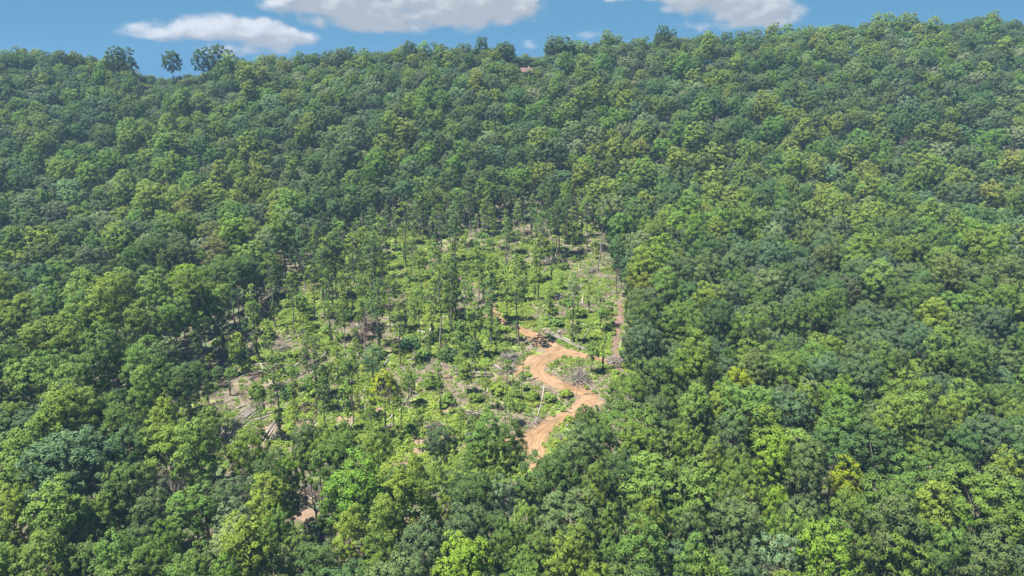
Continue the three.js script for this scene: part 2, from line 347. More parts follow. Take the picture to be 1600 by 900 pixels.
const slender = [
  slenderTree(501, { R: 2.7, n: 24, from: 0.45 }), slenderTree(502, { R: 2.2, n: 20, from: 0.52, ivy: 16 }), slenderTree(503, { R: 3.2, n: 26, from: 0.5, bend: 0.9 }), slenderTree(504, { R: 1.8, n: 22, from: 0.32, ivy: 8 }),
  slenderTree(505, { R: 2.5, n: 18, from: 0.58, fork: 1, bend: 1.1 }), slenderTree(506, { R: 3.4, n: 30, from: 0.42, fork: 2 }), slenderTree(507, { R: 1.5, n: 16, from: 0.3, ivy: 18 }), slenderTree(508, { R: 4.0, n: 34, from: 0.55, bend: 0.7 }),
];
function bareTree(seed, h, R, depth, thick = 0.28) {
  const r = rng(seed), b = new Build();
  const grow = (p, d, len, rad, k) => {
    const mid = p.clone().addScaledVector(d, len * 0.5).addScaledVector(unit(r), len * 0.06), e = p.clone().addScaledVector(d, len).addScaledVector(unit(r), len * 0.08);
    b.tube([p, mid, e], [rad, rad * 0.8, k ? rad * 0.6 : 0.015], k > 2 ? 6 : 4, [1, 1, 1]);
    if (!k) return;
    const n = k === depth ? 5 : 3;
    for (let i = 0; i < n; i++) {
      const t = i === 0 ? 1 : 0.45 + 0.5 * r(), q = i === 0 ? e : p.clone().lerp(e, t);
      grow(q, d.clone().addScaledVector(unit(r).multiply(V(R, 0.55, R)), 0.75).add(V(0, 0.18, 0)).normalize(), len * (0.55 + 0.25 * r()), rad * 0.58, k - 1);
    }
  };
  grow(V(0, -0.4, 0), V((r() - 0.5) * 0.1, 1, (r() - 0.5) * 0.1).normalize(), h * 0.42, thick, depth);
  return b.geometry();
}

// ------------------------------------------------------------------ ground sheet
const MAPX = -256, MAPD = 60, MAPS = 512;
{
  const N = 2048, data = new Uint8Array(N * N * 4), srgb = (v) => Math.round(255 * clamp(v <= 0.0031308 ? v * 12.92 : 1.055 * Math.max(0, v) ** (1 / 2.4) - 0.055));
  const mask = new Float32Array(256 * 256);
  for (let j = 0; j < 256; j++) for (let i = 0; i < 256; i++) mask[j * 256 + i] = clamp(edgeDistance(CLEARING, MAPX + (i + 0.5) * 2, -(MAPD + (j + 0.5) * 2)), -30, 30);
  const maskAt = (i, j) => { const x = clamp(i / 8 - 0.5, 0, 254.99), y = clamp(j / 8 - 0.5, 0, 254.99), a = Math.floor(x), b = Math.floor(y), u = x - a, v = y - b; return lerp(lerp(mask[b * 256 + a], mask[b * 256 + a + 1], u), lerp(mask[(b + 1) * 256 + a], mask[(b + 1) * 256 + a + 1], u), v); };
  const r = rng(9);
  for (let j = 0; j < N; j++) for (let i = 0; i < N; i++) {
    const x = MAPX + (i + 0.5) * MAPS / N, d = MAPD + (j + 0.5) * MAPS / N, n1 = vnoise(x * 0.9, d * 0.9), n2 = vnoise(x * 3.1 + 7, d * 3.1), g = r();
    const m = maskAt(i, j) + (n1 - 0.5) * 6;
    const leaf = 0.6 + 0.5 * n2 + 0.3 * g;
    let R = 0.098 * leaf, G = 0.086 * leaf, B = 0.054 * leaf;                  // leaf litter and low plants under the trees
    if (n1 > 0.55) { R = 0.066 * leaf; G = 0.100 * leaf; B = 0.036 * leaf; }
    if (m > -4) {
      const k = smooth(m, -4, 3), big = fbm(x * 0.075 + 3, d * 0.075 + 8, 3), herb = smooth(big + (n2 - 0.5) * 0.35 + (n1 - 0.5) * 0.3, 0.37, 0.52), t = 0.65 + 0.5 * n2 + 0.35 * g;
      const r2 = lerp(0.135 * t, 0.135 * t, herb), g2 = lerp(0.112 * t, 0.185 * t, herb), b2 = lerp(0.074 * t, 0.036 * t, herb);
      R = lerp(R, r2, k); G = lerp(G, g2, k); B = lerp(B, b2, k);
    }
    const o = (j * N + i) * 4;
    data[o] = srgb(R); data[o + 1] = srgb(G); data[o + 2] = srgb(B); data[o + 3] = 255;
  }
  for (const [cx, cz, cr] of CLAY) {                                          // bare earth scraped open
    const R = cr * 1.7, i0 = Math.floor((cx - R - MAPX) / MAPS * N), i1 = Math.ceil((cx + R - MAPX) / MAPS * N), j0 = Math.floor((-cz - R - MAPD) / MAPS * N), j1 = Math.ceil((-cz + R - MAPD) / MAPS * N);
    for (let j = Math.max(0, j0); j <= Math.min(N - 1, j1); j++) for (let i = Math.max(0, i0); i <= Math.min(N - 1, i1); i++) {
      const x = MAPX + (i + 0.5) * MAPS / N, d = MAPD + (j + 0.5) * MAPS / N, q = Math.hypot((x - cx) / 1.5, d + cz) / cr + (fbm(x * 0.8, d * 0.8, 3) - 0.5) * 1.3;
      if (q > 1) continue;
      const t = 0.75 + 0.5 * vnoise(x * 2.5, d * 2.5), o = (j * N + i) * 4;
      data[o] = srgb(0.185 * t); data[o + 1] = srgb(0.128 * t); data[o + 2] = srgb(0.088 * t);
    }
  }
  const map = new THREE.DataTexture(data, N, N);
  map.colorSpace = THREE.SRGBColorSpace; map.magFilter = map.minFilter = THREE.LinearFilter; map.wrapS = map.wrapT = THREE.MirroredRepeatWrapping; map.needsUpdate = true;
  const lines = (a, b, fa, fb, fine, coarse) => { const out = []; for (let x = a; x < b;) { out.push(x); x += x >= fa && x < fb ? fine : Math.min(coarse, fine + 0.12 * Math.max(fa - x, x - fb, 0)); } out.push(b); return out; };
  const xs = lines(-760, 760, -125, 110, 1.5, 12), ds = lines(-120, 900, 105, 310, 1.5, 10);
  const p = [], uv = [], idx = [];
  for (const d of ds) for (const x of xs) { p.push(x, ground(x, -d), -d); uv.push((x - MAPX) / MAPS, (d - MAPD) / MAPS); }
  for (let j = 0; j + 1 < ds.length; j++) for (let i = 0; i + 1 < xs.length; i++) { const a = j * xs.length + i, b = a + 1, c = a + xs.length, e = c + 1; idx.push(a, b, e, a, e, c); }
  const g = new THREE.BufferGeometry();
  g.setAttribute('position', new THREE.Float32BufferAttribute(p, 3)); g.setAttribute('uv', new THREE.Float32BufferAttribute(uv, 2)); g.setIndex(idx); g.computeVertexNormals();
  structure('hillside_ground', g, new THREE.MeshStandardMaterial({ map, roughness: 1 })).userData.label = 'wooded hillside ground with a green and brown logged clearing';
}

// ------------------------------------------------------------------ dirt road and trails
{
  const W = 256, H = 1024;
  const surface = (base, tracks) => {
    const data = new Uint8Array(W * H * 4), bump = new Uint8Array(W * H * 4), r = rng(31), srgb = (v) => Math.round(255 * clamp(1.055 * Math.max(0, v) ** (1 / 2.4) - 0.055));
    for (let j = 0; j < H; j++) for (let i = 0; i < W; i++) {
      const u = (i + 0.5) / W, y = j / H * 40, wob = 0.03 * Math.sin(j / H * 2 * Math.PI * 2) + 0.015 * Math.sin(j / H * 2 * Math.PI * 5);
      const per = (a, b) => { const t = j / H; return lerp(fbm(u * a, y * b, 3), fbm(u * a, (y - 40) * b, 3), smooth(t, 0.8, 1)); };
      let t = 0.42 + 0.55 * per(9, 0.7) + 0.55 * per(3, 0.25) + 0.22 * (r() - 0.5) - 0.12 * smooth(Math.abs(u - 0.5) + 0.25 * per(12, 1.1), 0.42, 0.6), rut = 0, hue = per(5, 0.3);
      for (const c of tracks) { const q = Math.abs(u - c - wob) / 0.045; if (q < 1) { rut += 1 - q; t += 0.2 * (1 - q * q); } }
      t += 0.10 * (vnoise(u * 60, y * 0.5) - 0.5);
      const o = (j * W + i) * 4;
      data[o] = srgb(base[0] * t); data[o + 1] = srgb(base[1] * t * (0.94 + 0.14 * hue)); data[o + 2] = srgb(base[2] * t * (0.8 + 0.45 * hue)); data[o + 3] = 255;
      const hgt = clamp(0.6 - 0.35 * rut + 0.35 * (per(14, 1.6) - 0.5));
      bump[o] = bump[o + 1] = bump[o + 2] = Math.round(255 * hgt); bump[o + 3] = 255;
    }
    const make = (d, srgbSpace) => { const t = new THREE.DataTexture(d, W, H); t.wrapS = THREE.ClampToEdgeWrapping; t.wrapT = THREE.RepeatWrapping; t.magFilter = t.minFilter = THREE.LinearFilter; if (srgbSpace) t.colorSpace = THREE.SRGBColorSpace; t.needsUpdate = true; return t; };
    return new THREE.MeshStandardMaterial({ map: make(data, true), bumpMap: make(bump), bumpScale: 0.14, roughness: 1 });
  };
  const clay = surface([0.196, 0.122, 0.065], [0.24, 0.36, 0.62, 0.75]), soil = surface([0.140, 0.092, 0.066], [0.3, 0.7]);
  ROADS.forEach((road, k) => {
    const p = [], uv = [], idx = [], C = 11;
    let run = 0;
    road.line.forEach((q, i) => {
      if (i) run += Math.hypot(q.x - road.line[i - 1].x, q.z - road.line[i - 1].z);
      const end = Math.min(1, 0.35 + Math.min(i, road.line.length - 1 - i) * 0.16);
      for (let s = 0; s < C; s++) {
        const f = s / (C - 1) * 2 - 1, soft = road.name === 'skid_trail', ragged = (soft ? 0.55 : 0.6) + (soft ? 1.0 : 0.85) * fbm(run * 0.4 + k * 9, f < 0 ? 3.3 : 77.7, 4), w = (soft ? 0.95 : 0.93) * q.w * ragged * end * f;
        const x = q.x - q.tz * w, z = q.z + q.tx * w, edge = s === 0 || s === C - 1;
        const rut = Math.abs(Math.abs(f) - 0.45) < 0.16 ? -0.05 : 0;
        p.push(x, ground(x, z) + (edge ? -0.12 : 0.10 + 0.008 * k + rut), z); uv.push((f + 1) / 2, run / 40);
      }
      if (i) for (let s = 0; s + 1 < C; s++) { const a = (i - 1) * C + s, b = a + 1, c = a + C, e = c + 1; idx.push(a, b, e, a, e, c); }
    });
    const g = new THREE.BufferGeometry();
    g.setAttribute('position', new THREE.Float32BufferAttribute(p, 3)); g.setAttribute('uv', new THREE.Float32BufferAttribute(uv, 2)); g.setIndex(idx); g.computeVertexNormals();
    const n = g.attributes.normal; let upward = 0; for (let i = 0; i < n.count; i++) upward += n.getY(i);
    if (upward < 0) { for (let i = 0; i < idx.length; i += 3) { const t = idx[i]; idx[i] = idx[i + 1]; idx[i + 1] = t; } g.setIndex(idx); g.computeVertexNormals(); }
    structure(road.name, g, road.name === 'dirt_road' ? clay : soil);
  });
}

// ------------------------------------------------------------------ houses on the ridge
const houses = [];
function house(px, py, dist, { w, l, h, roof, wall, roofRGB, wallRGB, turn, label, front = 15, category = 'house' }) {
  const q = ray(px, py), t = dist / -q.z, x = q.x * t, z = -dist, y = Math.min(EYE.y + q.y * t - h * 0.85, ground(x, z) + 0.6);
  const o = thing('ridge_house', category, x, y, z, turn);
  o.userData.label = label;
  const wm = new THREE.MeshStandardMaterial({ roughness: 0.85 }); wm.color.setRGB(...wallRGB);
  const rm = new THREE.MeshStandardMaterial({ roughness: 0.9 }); rm.color.setRGB(...roofRGB);
  const dark = new THREE.MeshStandardMaterial({ roughness: 0.15 }); dark.color.setRGB(0.03, 0.035, 0.045);
  const trim = new THREE.MeshStandardMaterial({ roughness: 0.6 }); trim.color.setRGB(0.7, 0.68, 0.64);
  const s = new THREE.Shape([new THREE.Vector2(-w / 2, -4), new THREE.Vector2(w / 2, -4), new THREE.Vector2(w / 2, h), new THREE.Vector2(0, h + roof), new THREE.Vector2(-w / 2, h)]);
  const body = new THREE.ExtrudeGeometry(s, { depth: l, bevelEnabled: false }); body.translate(0, 0, -l / 2); body.rotateY(Math.PI / 2);
  part('wall', body, wm, o);
  const slope = Math.hypot(w / 2 + 0.5, roof * (w / 2 + 0.5) / (w / 2)), ang = Math.atan2(roof, w / 2);
  for (const sd of [-1, 1]) {
    const g = new THREE.BoxGeometry(l + 1, 0.16, slope); g.translate(0, 0.09, sd * slope / 2); g.rotateX(sd * ang); g.translate(0, h + roof, 0);
    const rf = part('roof', g, rm, o);
    const seams = []; for (let k = 0; k <= l + 1; k += 0.9) { const e = new THREE.BoxGeometry(0.06, 0.05, slope - 0.02); e.translate(k - (l + 1) / 2 + 0.03, 0.195, sd * slope / 2); e.rotateX(sd * ang); e.translate(0, h + roof, 0); seams.push(e); }
    part('roof_seams', mergeGeometries(seams), rm, rf).userData.kind = 'stuff';
  }
  for (let k = 0; k < 3; k++) {
    const fx = (k - 1) * l * 0.32, g = new THREE.BoxGeometry(1.3, 1.4, 0.08); g.translate(fx, h * 0.55, w / 2 + 0.03);
    if (k === 1) { const dg = new THREE.BoxGeometry(1.1, 2.1, 0.1); dg.translate(fx, 1.05, w / 2 + 0.04); part('door', dg, trim, o); } else { const f = part('window', g, trim, o), p = new THREE.BoxGeometry(1.05, 1.15, 0.06); p.translate(fx, h * 0.55, w / 2 + 0.055); part('pane', p, dark, f); }
  }
  const ch = new THREE.BoxGeometry(0.8, 1.9, 0.8); ch.translate(l * 0.3, h + roof + 0.2, -w * 0.12); part('chimney', ch, trim, o);
  houses.push([x, z, Math.max(w, l) * 0.5, px, front]);
}
house(822, 95, 425, { w: 7, l: 7.5, h: 2.4, roof: 2.2, roofRGB: [0.14, 0.072, 0.075], wallRGB: [0.14, 0.11, 0.09], turn: 0.35, label: 'small house with a faded red metal roof among the ridge trees' });
house(184, 112, 428, { w: 8, l: 11, h: 2.9, roof: 2.0, roofRGB: [0.28, 0.04, 0.04], wallRGB: [0.5, 0.42, 0.32], turn: 0.1, label: 'cream-walled house with a dark red roof under the big ridge oak' });
house(263, 108, 440, { w: 8, l: 17, h: 2.4, roof: 1.6, roofRGB: [0.05, 0.05, 0.065], wallRGB: [0.16, 0.16, 0.17], turn: 0.05, front: -1, label: 'long low house with a dark roof showing over the ridge' });

// ------------------------------------------------------------------ the forest
const OPEN = [[405, 500], [440, 465], [480, 435], [520, 405], [560, 380], [620, 368], [690, 366], [760, 362], [830, 352], [900, 352], [935, 375], [945, 420], [962, 452], [978, 475], [984, 520], [972, 575], [945, 600], [925, 640], [895, 665], [868, 690], [858, 718], [826, 718], [800, 695], [760, 690], [720, 680], [680, 690], [640, 722], [615, 722], [590, 690], [560, 690], [500, 680], [440, 700], [380, 690], [345, 690], [310, 660], [262, 622], [290, 600], [330, 575], [358, 552], [378, 525]];
const rf = rng(20240);
const trees = [];                                                   // { x, z, s, sy, kind colour, form index, at px }
const cell = new Map(), key = (x, z) => Math.floor(x / 12) + ',' + Math.floor(z / 12);
function addTree(t) { trees.push(t); const k = key(t.x, t.z); if (!cell.has(k)) cell.set(k, []); cell.get(k).push(t); }
function crowded(x, z, R, f) {
  const a = Math.floor(x / 12), b = Math.floor(z / 12);
  for (let i = -1; i <= 1; i++) for (let j = -1; j <= 1; j++) for (const t of cell.get((a + i) + ',' + (b + j)) ?? []) if (Math.hypot(t.x - x, t.z - z) < f * (t.R + R)) return true;
  return false;
}
// crowns one can pick out below and beside the clearing: pixel, pixel, width in pixels
const PICKED = {
  y: [[20, 657, 50], [230, 613, 45], [257, 667, 52], [327, 673, 62], [97, 770, 54], [20, 773, 46], [53, 779, 46], [20, 813, 52], [90, 812, 70], [85, 842, 60], [70, 890, 72], [20, 888, 52], [420, 790, 62], [387, 863, 70], [467, 857, 52], [672, 757, 62], [932, 757, 52], [1020, 762, 86], [550, 845, 62], [603, 830, 62], [690, 800, 44], [820, 815, 52], [843, 860, 52], [905, 865, 56], [883, 893, 60], [997, 795, 52], [1125, 648, 52], [1198, 680, 60], [1110, 722, 44], [1418, 655, 60], [1505, 635, 56], [1480, 660, 44], [1590, 660, 52], [1425, 712, 44], [1570, 745, 42], [1095, 775, 66], [1178, 782, 48], [1448, 805, 70], [1255, 640, 46]],
  l: [[77, 670, 42], [263, 857, 44], [450, 742, 52], [520, 787, 46], [560, 762, 88], [1205, 722, 58], [1213, 792, 38], [1202, 835, 38], [725, 882, 92], [1290, 866, 96]],
  m: [[110, 643, 82], [193, 670, 58], [267, 700, 90], [20, 710, 56], [143, 817, 60], [433, 827, 52], [303, 797, 76], [520, 722, 70], [497, 705, 60], [390, 703, 60], [540, 697, 52], [590, 695, 52], [757, 690, 62], [797, 697, 48], [985, 667, 112], [1050, 635, 52], [1058, 682, 44], [793, 850, 56], [950, 830, 44], [955, 877, 38], [1005, 860, 80], [1050, 813, 48], [1172, 642, 90], [1075, 700, 52], [1315, 668, 66], [1430, 615, 60], [1470, 732, 76], [1535, 777, 104], [1140, 775, 42], [1323, 800, 62], [1380, 790, 76], [1347, 870, 46], [1408, 875, 70], [1475, 860, 52], [1080, 884, 52], [1573, 832, 60]],
  d: [[182, 633, 46], [197, 764, 72], [213, 857, 70], [140, 890, 76], [625, 752, 52], [737, 778, 72], [850, 747, 90], [890, 745, 62], [975, 747, 62], [925, 692, 80], [918, 656, 48], [1087, 637, 52], [1370, 708, 72], [1305, 700, 84], [1522, 872, 60]],
  b: [[43, 667, 74], [107, 723, 116], [360, 782, 66], [688, 690, 56], [660, 857, 76], [727, 826, 66], [890, 807, 96], [1145, 682, 56], [1370, 660, 60], [1249, 812, 60], [1150, 816, 80], [1080, 826, 56], [1151, 886, 70], [1540, 682, 76], [480, 690, 46]],
  p: [[370, 817, 62], [787, 778, 46], [1212, 874, 70], [430, 889, 56], [1262, 620, 40]],
  o: [[1262, 742, 52], [1397, 838, 74], [1550, 894, 60], [1180, 585, 50]],
  Y: [[1322, 757, 54], [1152, 606, 64]],
};
const formFor = { y: [4, 5, 6, 8, 9, 0], l: [6, 7, 4, 0], m: [0, 1, 2, 6, 7, 9], d: [0, 1, 3, 2, 7], b: [2, 3, 0, 1], p: [2, 6, 3, 0], o: [5, 8, 3], Y: [6, 7] };
const pick = (list, r) => list[Math.floor(r() * list.length)];
for (const k in PICKED) for (const [px, py, wide] of PICKED[k]) {
  let f = pick(formFor[k], rf), P = near[f], p = hit(px, py, 15), dist = p.distanceTo(EYE);
  const R = clamp(0.92 * wide * dist / FOCAL / 2, 2.4, 7), s = R / P.R, sy = lerp(s, 0.92, 0.65) * (0.92 + 0.16 * rf());
  p = hit(px, py, lerp(P.low, P.top, 0.62) * sy);
  addTree({ x: p.x, z: p.z, R, s, sy, k, f, own: true });
}
const KEEP = [[355, 740, 42, 150], [268, 782, 36, 140], [490, 775, 26, 140], [477, 805, 16, 130], [625, 720, 20, 140]];      // bare trees and scraped earth that stay in view
const SHORT = (px) => (1 - 0.42 * smooth(px, 792, 808) * (1 - smooth(px, 850, 866))) * (1 - 0.42 * smooth(px, 196, 214) * (1 - smooth(px, 318, 345)));
function tone(px, py, x, d) {                                        // which kinds grow where, with distance haze and slope shade put into two mixes
  const g = fbm(x / 34 + 5, d / 34 + 11, 3) + 0.25 * (vnoise(x / 9, d / 9 + 60) - 0.5);
  let w;
  if (py < 215) w = { d: 2.8, b: 3.0, m: 3.2, y: 1.0, p: 0.8, o: 0.05 };  // far slope: haze partly painted in as more blue-green and dark crowns
  else if (px > 480 && px < 1000 && py < 345) w = { d: 2.8, b: 2.0, m: 3.8, y: 1.4, p: 0.4, o: 0.15 };  // band above the clearing: its shade painted in as a darker crown mix
  else if (px < 170 && py < 470) w = { d: 3.4, b: 4, m: 2.4, y: 1, p: 0.5 };
  else if (px < 480 && py < 470) w = { d: 2, b: 1.8, m: 4, y: 2.0, p: 0.5, o: 0.12 };
  else if (px > 950 && py < 420) w = { d: 1.4, b: 2.4, m: 4, y: 2.2, p: 0.8, o: 0.1 };
  else w = { d: 2, b: 1.8, m: 4.6, y: 2.0, p: 0.5, l: 0.18, o: 0.18 };
  const lift = clamp((g - 0.5) * 4, -1, 1);
  const ww = Object.entries(w).map(([k, v]) => [k, v * Math.exp(lift * ({ d: -1.5, b: -0.9, m: 0.3, y: 1.3, l: 1.3, p: 0.9, o: -0.4 })[k])]);
  let q = rf() * ww.reduce((a, [, v]) => a + v, 0);
  for (const [k, v] of ww) { q -= v; if (q <= 0) return k; }
  return 'm';
}
for (let pass = 0; pass < 4; pass++) {
  const step = 3.6, f0 = [0.74, 0.72, 0.70, 0.70][pass];
  for (let d = 48; d < 470; d += step) for (let x = -0.80 * d - 34; x < 0.80 * d + 34; x += step) {
    const X = x + (rf() - 0.5) * step, Dd = d + (rf() - 0.5) * step, z = -Dd, y = ground(X, z), pr = project(V(X, y + 15, z));
    if (pass === 3 && Dd < 200 && fbm(X / 15, Dd / 15, 2) < 0.55) continue;
    const R0 = [5.0, 4.2, 3.4, 2.7][pass] * (0.88 + 0.24 * rf()), R = R0 * (Dd < 230 ? 0.93 : 1.0) * (pr.py < 140 ? 0.92 : 1) * SHORT(pr.py < 150 ? pr.px : 0) ** 0.6;
    if (swale(X, Dd) < 2 + 0.4 * R) continue;
    const e = edgeDistance(CLEARING, X, z);
    if (e > -R * 0.55) continue;
    if (offRoad(X, z) < R * 0.5) continue;
    if (houses.some(([hx, hz, hr, hp, hw]) => Math.hypot(hx - X, hz - z) < hr + R || (Math.abs(pr.px - hp) < hw && z > hz && hz + 15 > z && pr.py < 135))) continue;
    if (CLAY.some(([cx, cz, cr]) => Math.hypot(cx - X, cz - z) < cr + 1)) continue;
    if (e > -70 && Dd < 240) { const tops = [[0, 21], [-R * 0.6, 16], [R * 0.6, 16]].map(([dx, h]) => project(V(X + dx, y + h, z))); if (tops.some((t) => inside(OPEN, t.px, t.py))) continue; }
    if (KEEP.some(([a, b, q, far_]) => Dd < far_ && [21, 14].some((h) => { const t = project(V(X, y + h, z)); return Math.hypot(t.px - a, t.py - b) < q; }))) continue;
    if (crowded(X, z, R, f0 + (Dd > 250 ? 0.03 : 0))) continue;
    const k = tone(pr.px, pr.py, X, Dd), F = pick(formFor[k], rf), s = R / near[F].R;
    const sy = lerp(s, 0.93, 0.6) * (0.82 + 0.36 * rf()) * SHORT(pr.py < 150 ? pr.px : 0) * (Dd > 405 ? 0.86 : 1);
    addTree({ x: X, z, R, s, sy, k, f: F });
  }
}
for (const t of trees) {
  t.y = ground(t.x, t.z); t.turn = rf() * 6.283; t.shade = Math.floor(rf() * 4); t.tint = [0.84 + 0.32 * rf(), 0.88 + 0.24 * rf(), 0.8 + 0.4 * rf()];
  const c = V(t.x, t.y + lerp(near[t.f].low, near[t.f].top, 0.6) * t.sy, t.z), q = project(c);
  t.px = q.px; t.py = q.py; t.wide = 2 * t.R * FOCAL / q.z;
  t.seen = q.px > -t.wide * 0.35 && q.px < 1600 + t.wide * 0.35 && q.py > 20 && q.py < 900 + t.wide * 0.35;
}
const ranked = trees.filter((t) => t.seen).sort((a, b) => (b.own ? 1000 : 0) + b.wide - (a.own ? 1000 : 0) - a.wide).slice(0, 300);
ranked.forEach((t) => { t.single = true; });
const sizeWord = (w) => (w < 46 ? 'small' : w < 62 ? 'medium-sized' : w < 82 ? 'large' : 'very large');
for (const t of ranked) {
  const P = near[t.f], o = thing('broadleaf_tree', 'tree', t.x, t.y, t.z, t.turn, [t.s, t.sy, t.s]);
  part('trunk', P.trunk, BARK[t.shade % 3], o);
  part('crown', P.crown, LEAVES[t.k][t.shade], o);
  say(o, `${sizeWord(t.wide)} ${LOOK[t.k]} ${FORM[P.form]} tree`, 'broadleaf trees of the forest', V(t.x, t.y + 14 * t.sy, t.z));
}
{
  const rest = trees.filter((t) => !t.single), o = new THREE.Group(), m4 = new THREE.Matrix4(), q = new THREE.Quaternion(), col = new THREE.Color();
  o.name = 'forest'; o.userData = { kind: 'stuff', label: 'dense broadleaf forest covering the hillside up to the ridge' };
  scene.add(o);
  const white = leafMaterial([1, 1, 1]);
  for (let f = 0; f < near.length; f++) for (const close of [true, false]) {
    const list = rest.filter((t) => t.f === f && (Math.hypot(t.x, t.z) < 250) === close);
    if (!list.length) continue;
    const P = close ? near[f] : far[f], c = new THREE.InstancedMesh(P.crown, white, list.length), tr = new THREE.InstancedMesh(P.trunk, BARK[f % 3], list.length);
    c.name = 'crowns'; tr.name = 'trunks';
    list.forEach((t, i) => {
      m4.compose(V(t.x, t.y, t.z), q.setFromAxisAngle(LY, t.turn), V(t.s, t.sy, t.s));
      c.setMatrixAt(i, m4); tr.setMatrixAt(i, m4);
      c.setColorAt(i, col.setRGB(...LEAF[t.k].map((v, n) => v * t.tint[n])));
    });
    o.add(c, tr);
  }
}
console.log('trees', trees.length, 'single', ranked.length, 'smallest', ranked[ranked.length - 1].wide);

// ------------------------------------------------------------------ trees left standing in the clearing: foot pixel, top pixel row, colour, form
const STANDING = [
  [583, 487, 387, 'd', 1], [626, 572, 483, 'o', 2], [634, 418, 330, 'm', 1], [688, 540, 433, 'm', 0], [710, 412, 330, 'm', 0], [712, 500, 417, 'd', 3], [768, 506, 413, 'm', 5], [810, 540, 413, 'm', 2],
  [845, 397, 307, 'd', 0], [934, 424, 320, 'm', 4], [963, 464, 380, 'd', 5], [790, 420, 340, 'm', 3], [817, 402, 360, 'm', 6], [550, 374, 318, 'y', 0], [578, 370, 296, 'm', 1], [672, 373, 300, 'm', 0],
  [683, 371, 305, 'd', 3], [655, 372, 312, 'm', 2], [735, 370, 300, 'd', 0], [762, 366, 296, 'm', 3], [700, 368, 310, 'd', 2], [606, 372, 322, 'm', 3], [817, 596, 540, 'm', 6], [942, 578, 505, 'd', 6],
  [685, 592, 547, 'm', 6], [793, 502, 455, 'd', 6], [496, 640, 542, 'o', 7], [440, 690, 575, 'd', 1], [552, 662, 560, 'm', 4], [461, 640, 575, 'm', 3], [390, 585, 542, 'd', 6], [326, 632, 590, 'd', 6],
  [360, 618, 580, 'd', 6], [430, 512, 414, 'm', 1], [509, 482, 412, 'm', 0], [526, 416, 352, 'd', 1], [476, 452, 372, 'd', 5], [488, 462, 392, 'd', 2], [605, 684, 590, 'Y', 7], [616, 678, 600, 'o', 2],
  [627, 672, 605, 'm', 0], [790, 684, 628, 'm', 6], [808, 684, 655, 'm', 6], [583, 612, 548, 'b', 5], [534, 640, 570, 'm', 2], [510, 676, 600, 'd', 3], [720, 690, 640, 'm', 3], [655, 705, 645, 'm', 2],
  [728, 520, 445, 'm', 2], [748, 470, 395, 'm', 0], [660, 470, 400, 'm', 3], [610, 520, 440, 'y', 2], [540, 545, 470, 'm', 0], [870, 400, 330, 'm', 2], [895, 395, 335, 'y', 0], [908, 372, 305, 'm', 1],
  [880, 372, 300, 'm', 3], [460, 520, 440, 'm', 2], [400, 545, 480, 'm', 0], [565, 440, 370, 'y', 2], [595, 425, 350, 'm', 3], [650, 540, 470, 'y', 0], [745, 560, 480, 'm', 5], [480, 580, 500, 'y', 2],
  [430, 610, 540, 'm', 6], [530, 600, 520, 'y', 6], [690, 650, 570, 'm', 6], [760, 640, 575, 'y', 0], [775, 555, 490, 'm', 3], [835, 470, 400, 'm', 6], [862, 440, 380, 'd', 6], [920, 490, 420, 'm', 6],
  [978, 500, 425, 'm', 1], [985, 470, 390, 'd', 0], [1000, 500, 420, 'm', 4], [350, 560, 470, 'm', 1], [380, 530, 440, 'd', 0], [330, 575, 500, 'm', 4], [315, 600, 530, 'd', 1], [410, 690, 620, 'm', 2],
  [465, 700, 630, 'm', 0], [580, 700, 640, 'y', 2], [360, 690, 640, 'y', 0], [300, 650, 600, 'm', 3], [700, 470, 410, 'd', 5], [640, 640, 580, 'm', 0], [560, 600, 535, 'm', 2], [745, 410, 345, 'm', 6],
  [770, 390, 330, 'm', 0], [830, 372, 312, 'd', 1], [855, 366, 300, 'm', 0], [620, 395, 335, 'd', 3], [690, 395, 340, 'm', 6], [715, 390, 325, 'd', 2], [645, 400, 345, 'm', 0], [500, 440, 365, 'm', 2],
];
const FORM2 = ['slim', 'vine-clad', 'leaning', 'narrow', 'forked', 'bushy', 'whip-like', 'flat-topped'];
for (const [px, py, top, k, f] of STANDING) {
  const p = hit(px, py), P = slender[f], dist = p.distanceTo(EYE), tall = clamp((py - top) * dist / FOCAL * 1.1, 5, 28), sy = tall / P.h, s = clamp(sy, 0.5, 1.25) * (k === 'b' ? 1.5 : f === 6 ? 0.65 : 0.9) * (0.85 + 0.3 * rf());
  const o = thing('clearing_tree', 'tree', p.x, ground(p.x, p.z), p.z, rf() * 6.283, [s, sy, s]);
  part('trunk', P.trunk, BARK[Math.floor(rf() * 3)], o);
  part('crown', P.crown, LEAVES[k][Math.floor(rf() * 4)], o);
  say(o, `${FORM2[f]} ${LOOK[k]} standing tree`, 'trees left standing in the clearing', V(p.x, p.y, p.z));
}
{
  const r = rng(3030);
  for (let i = 0, n = 0; n < 60 && i < 3000; i++) {
    const px = 400 + 590 * r(), py = 360 + 210 * r() ** 1.3, p = hit(px, py);
    if (edgeDistance(CLEARING, p.x, p.z) < 1 || offRoad(p.x, p.z) < 1.5 || (px > 800 && py > 540) || (px > 780 && px < 960 && py > 440 && r() < 0.7)) continue;
    const f = Math.floor(r() * 8), P = slender[f], sy = (13 + 9 * r()) / P.h, s = sy * (0.8 + 0.35 * r()), k = pick(['m', 'd', 'm', 'm', 'y', 'd'], r);
    const o = thing('clearing_tree', 'tree', p.x, ground(p.x, p.z), p.z, r() * 6.283, [s, sy, s]);
    part('trunk', P.trunk, BARK[Math.floor(r() * 3)], o); part('crown', P.crown, LEAVES[k][Math.floor(r() * 4)], o);
    say(o, `${FORM2[f]} ${LOOK[k]} standing tree`, 'trees left standing in the clearing', p); n++;
  }
}
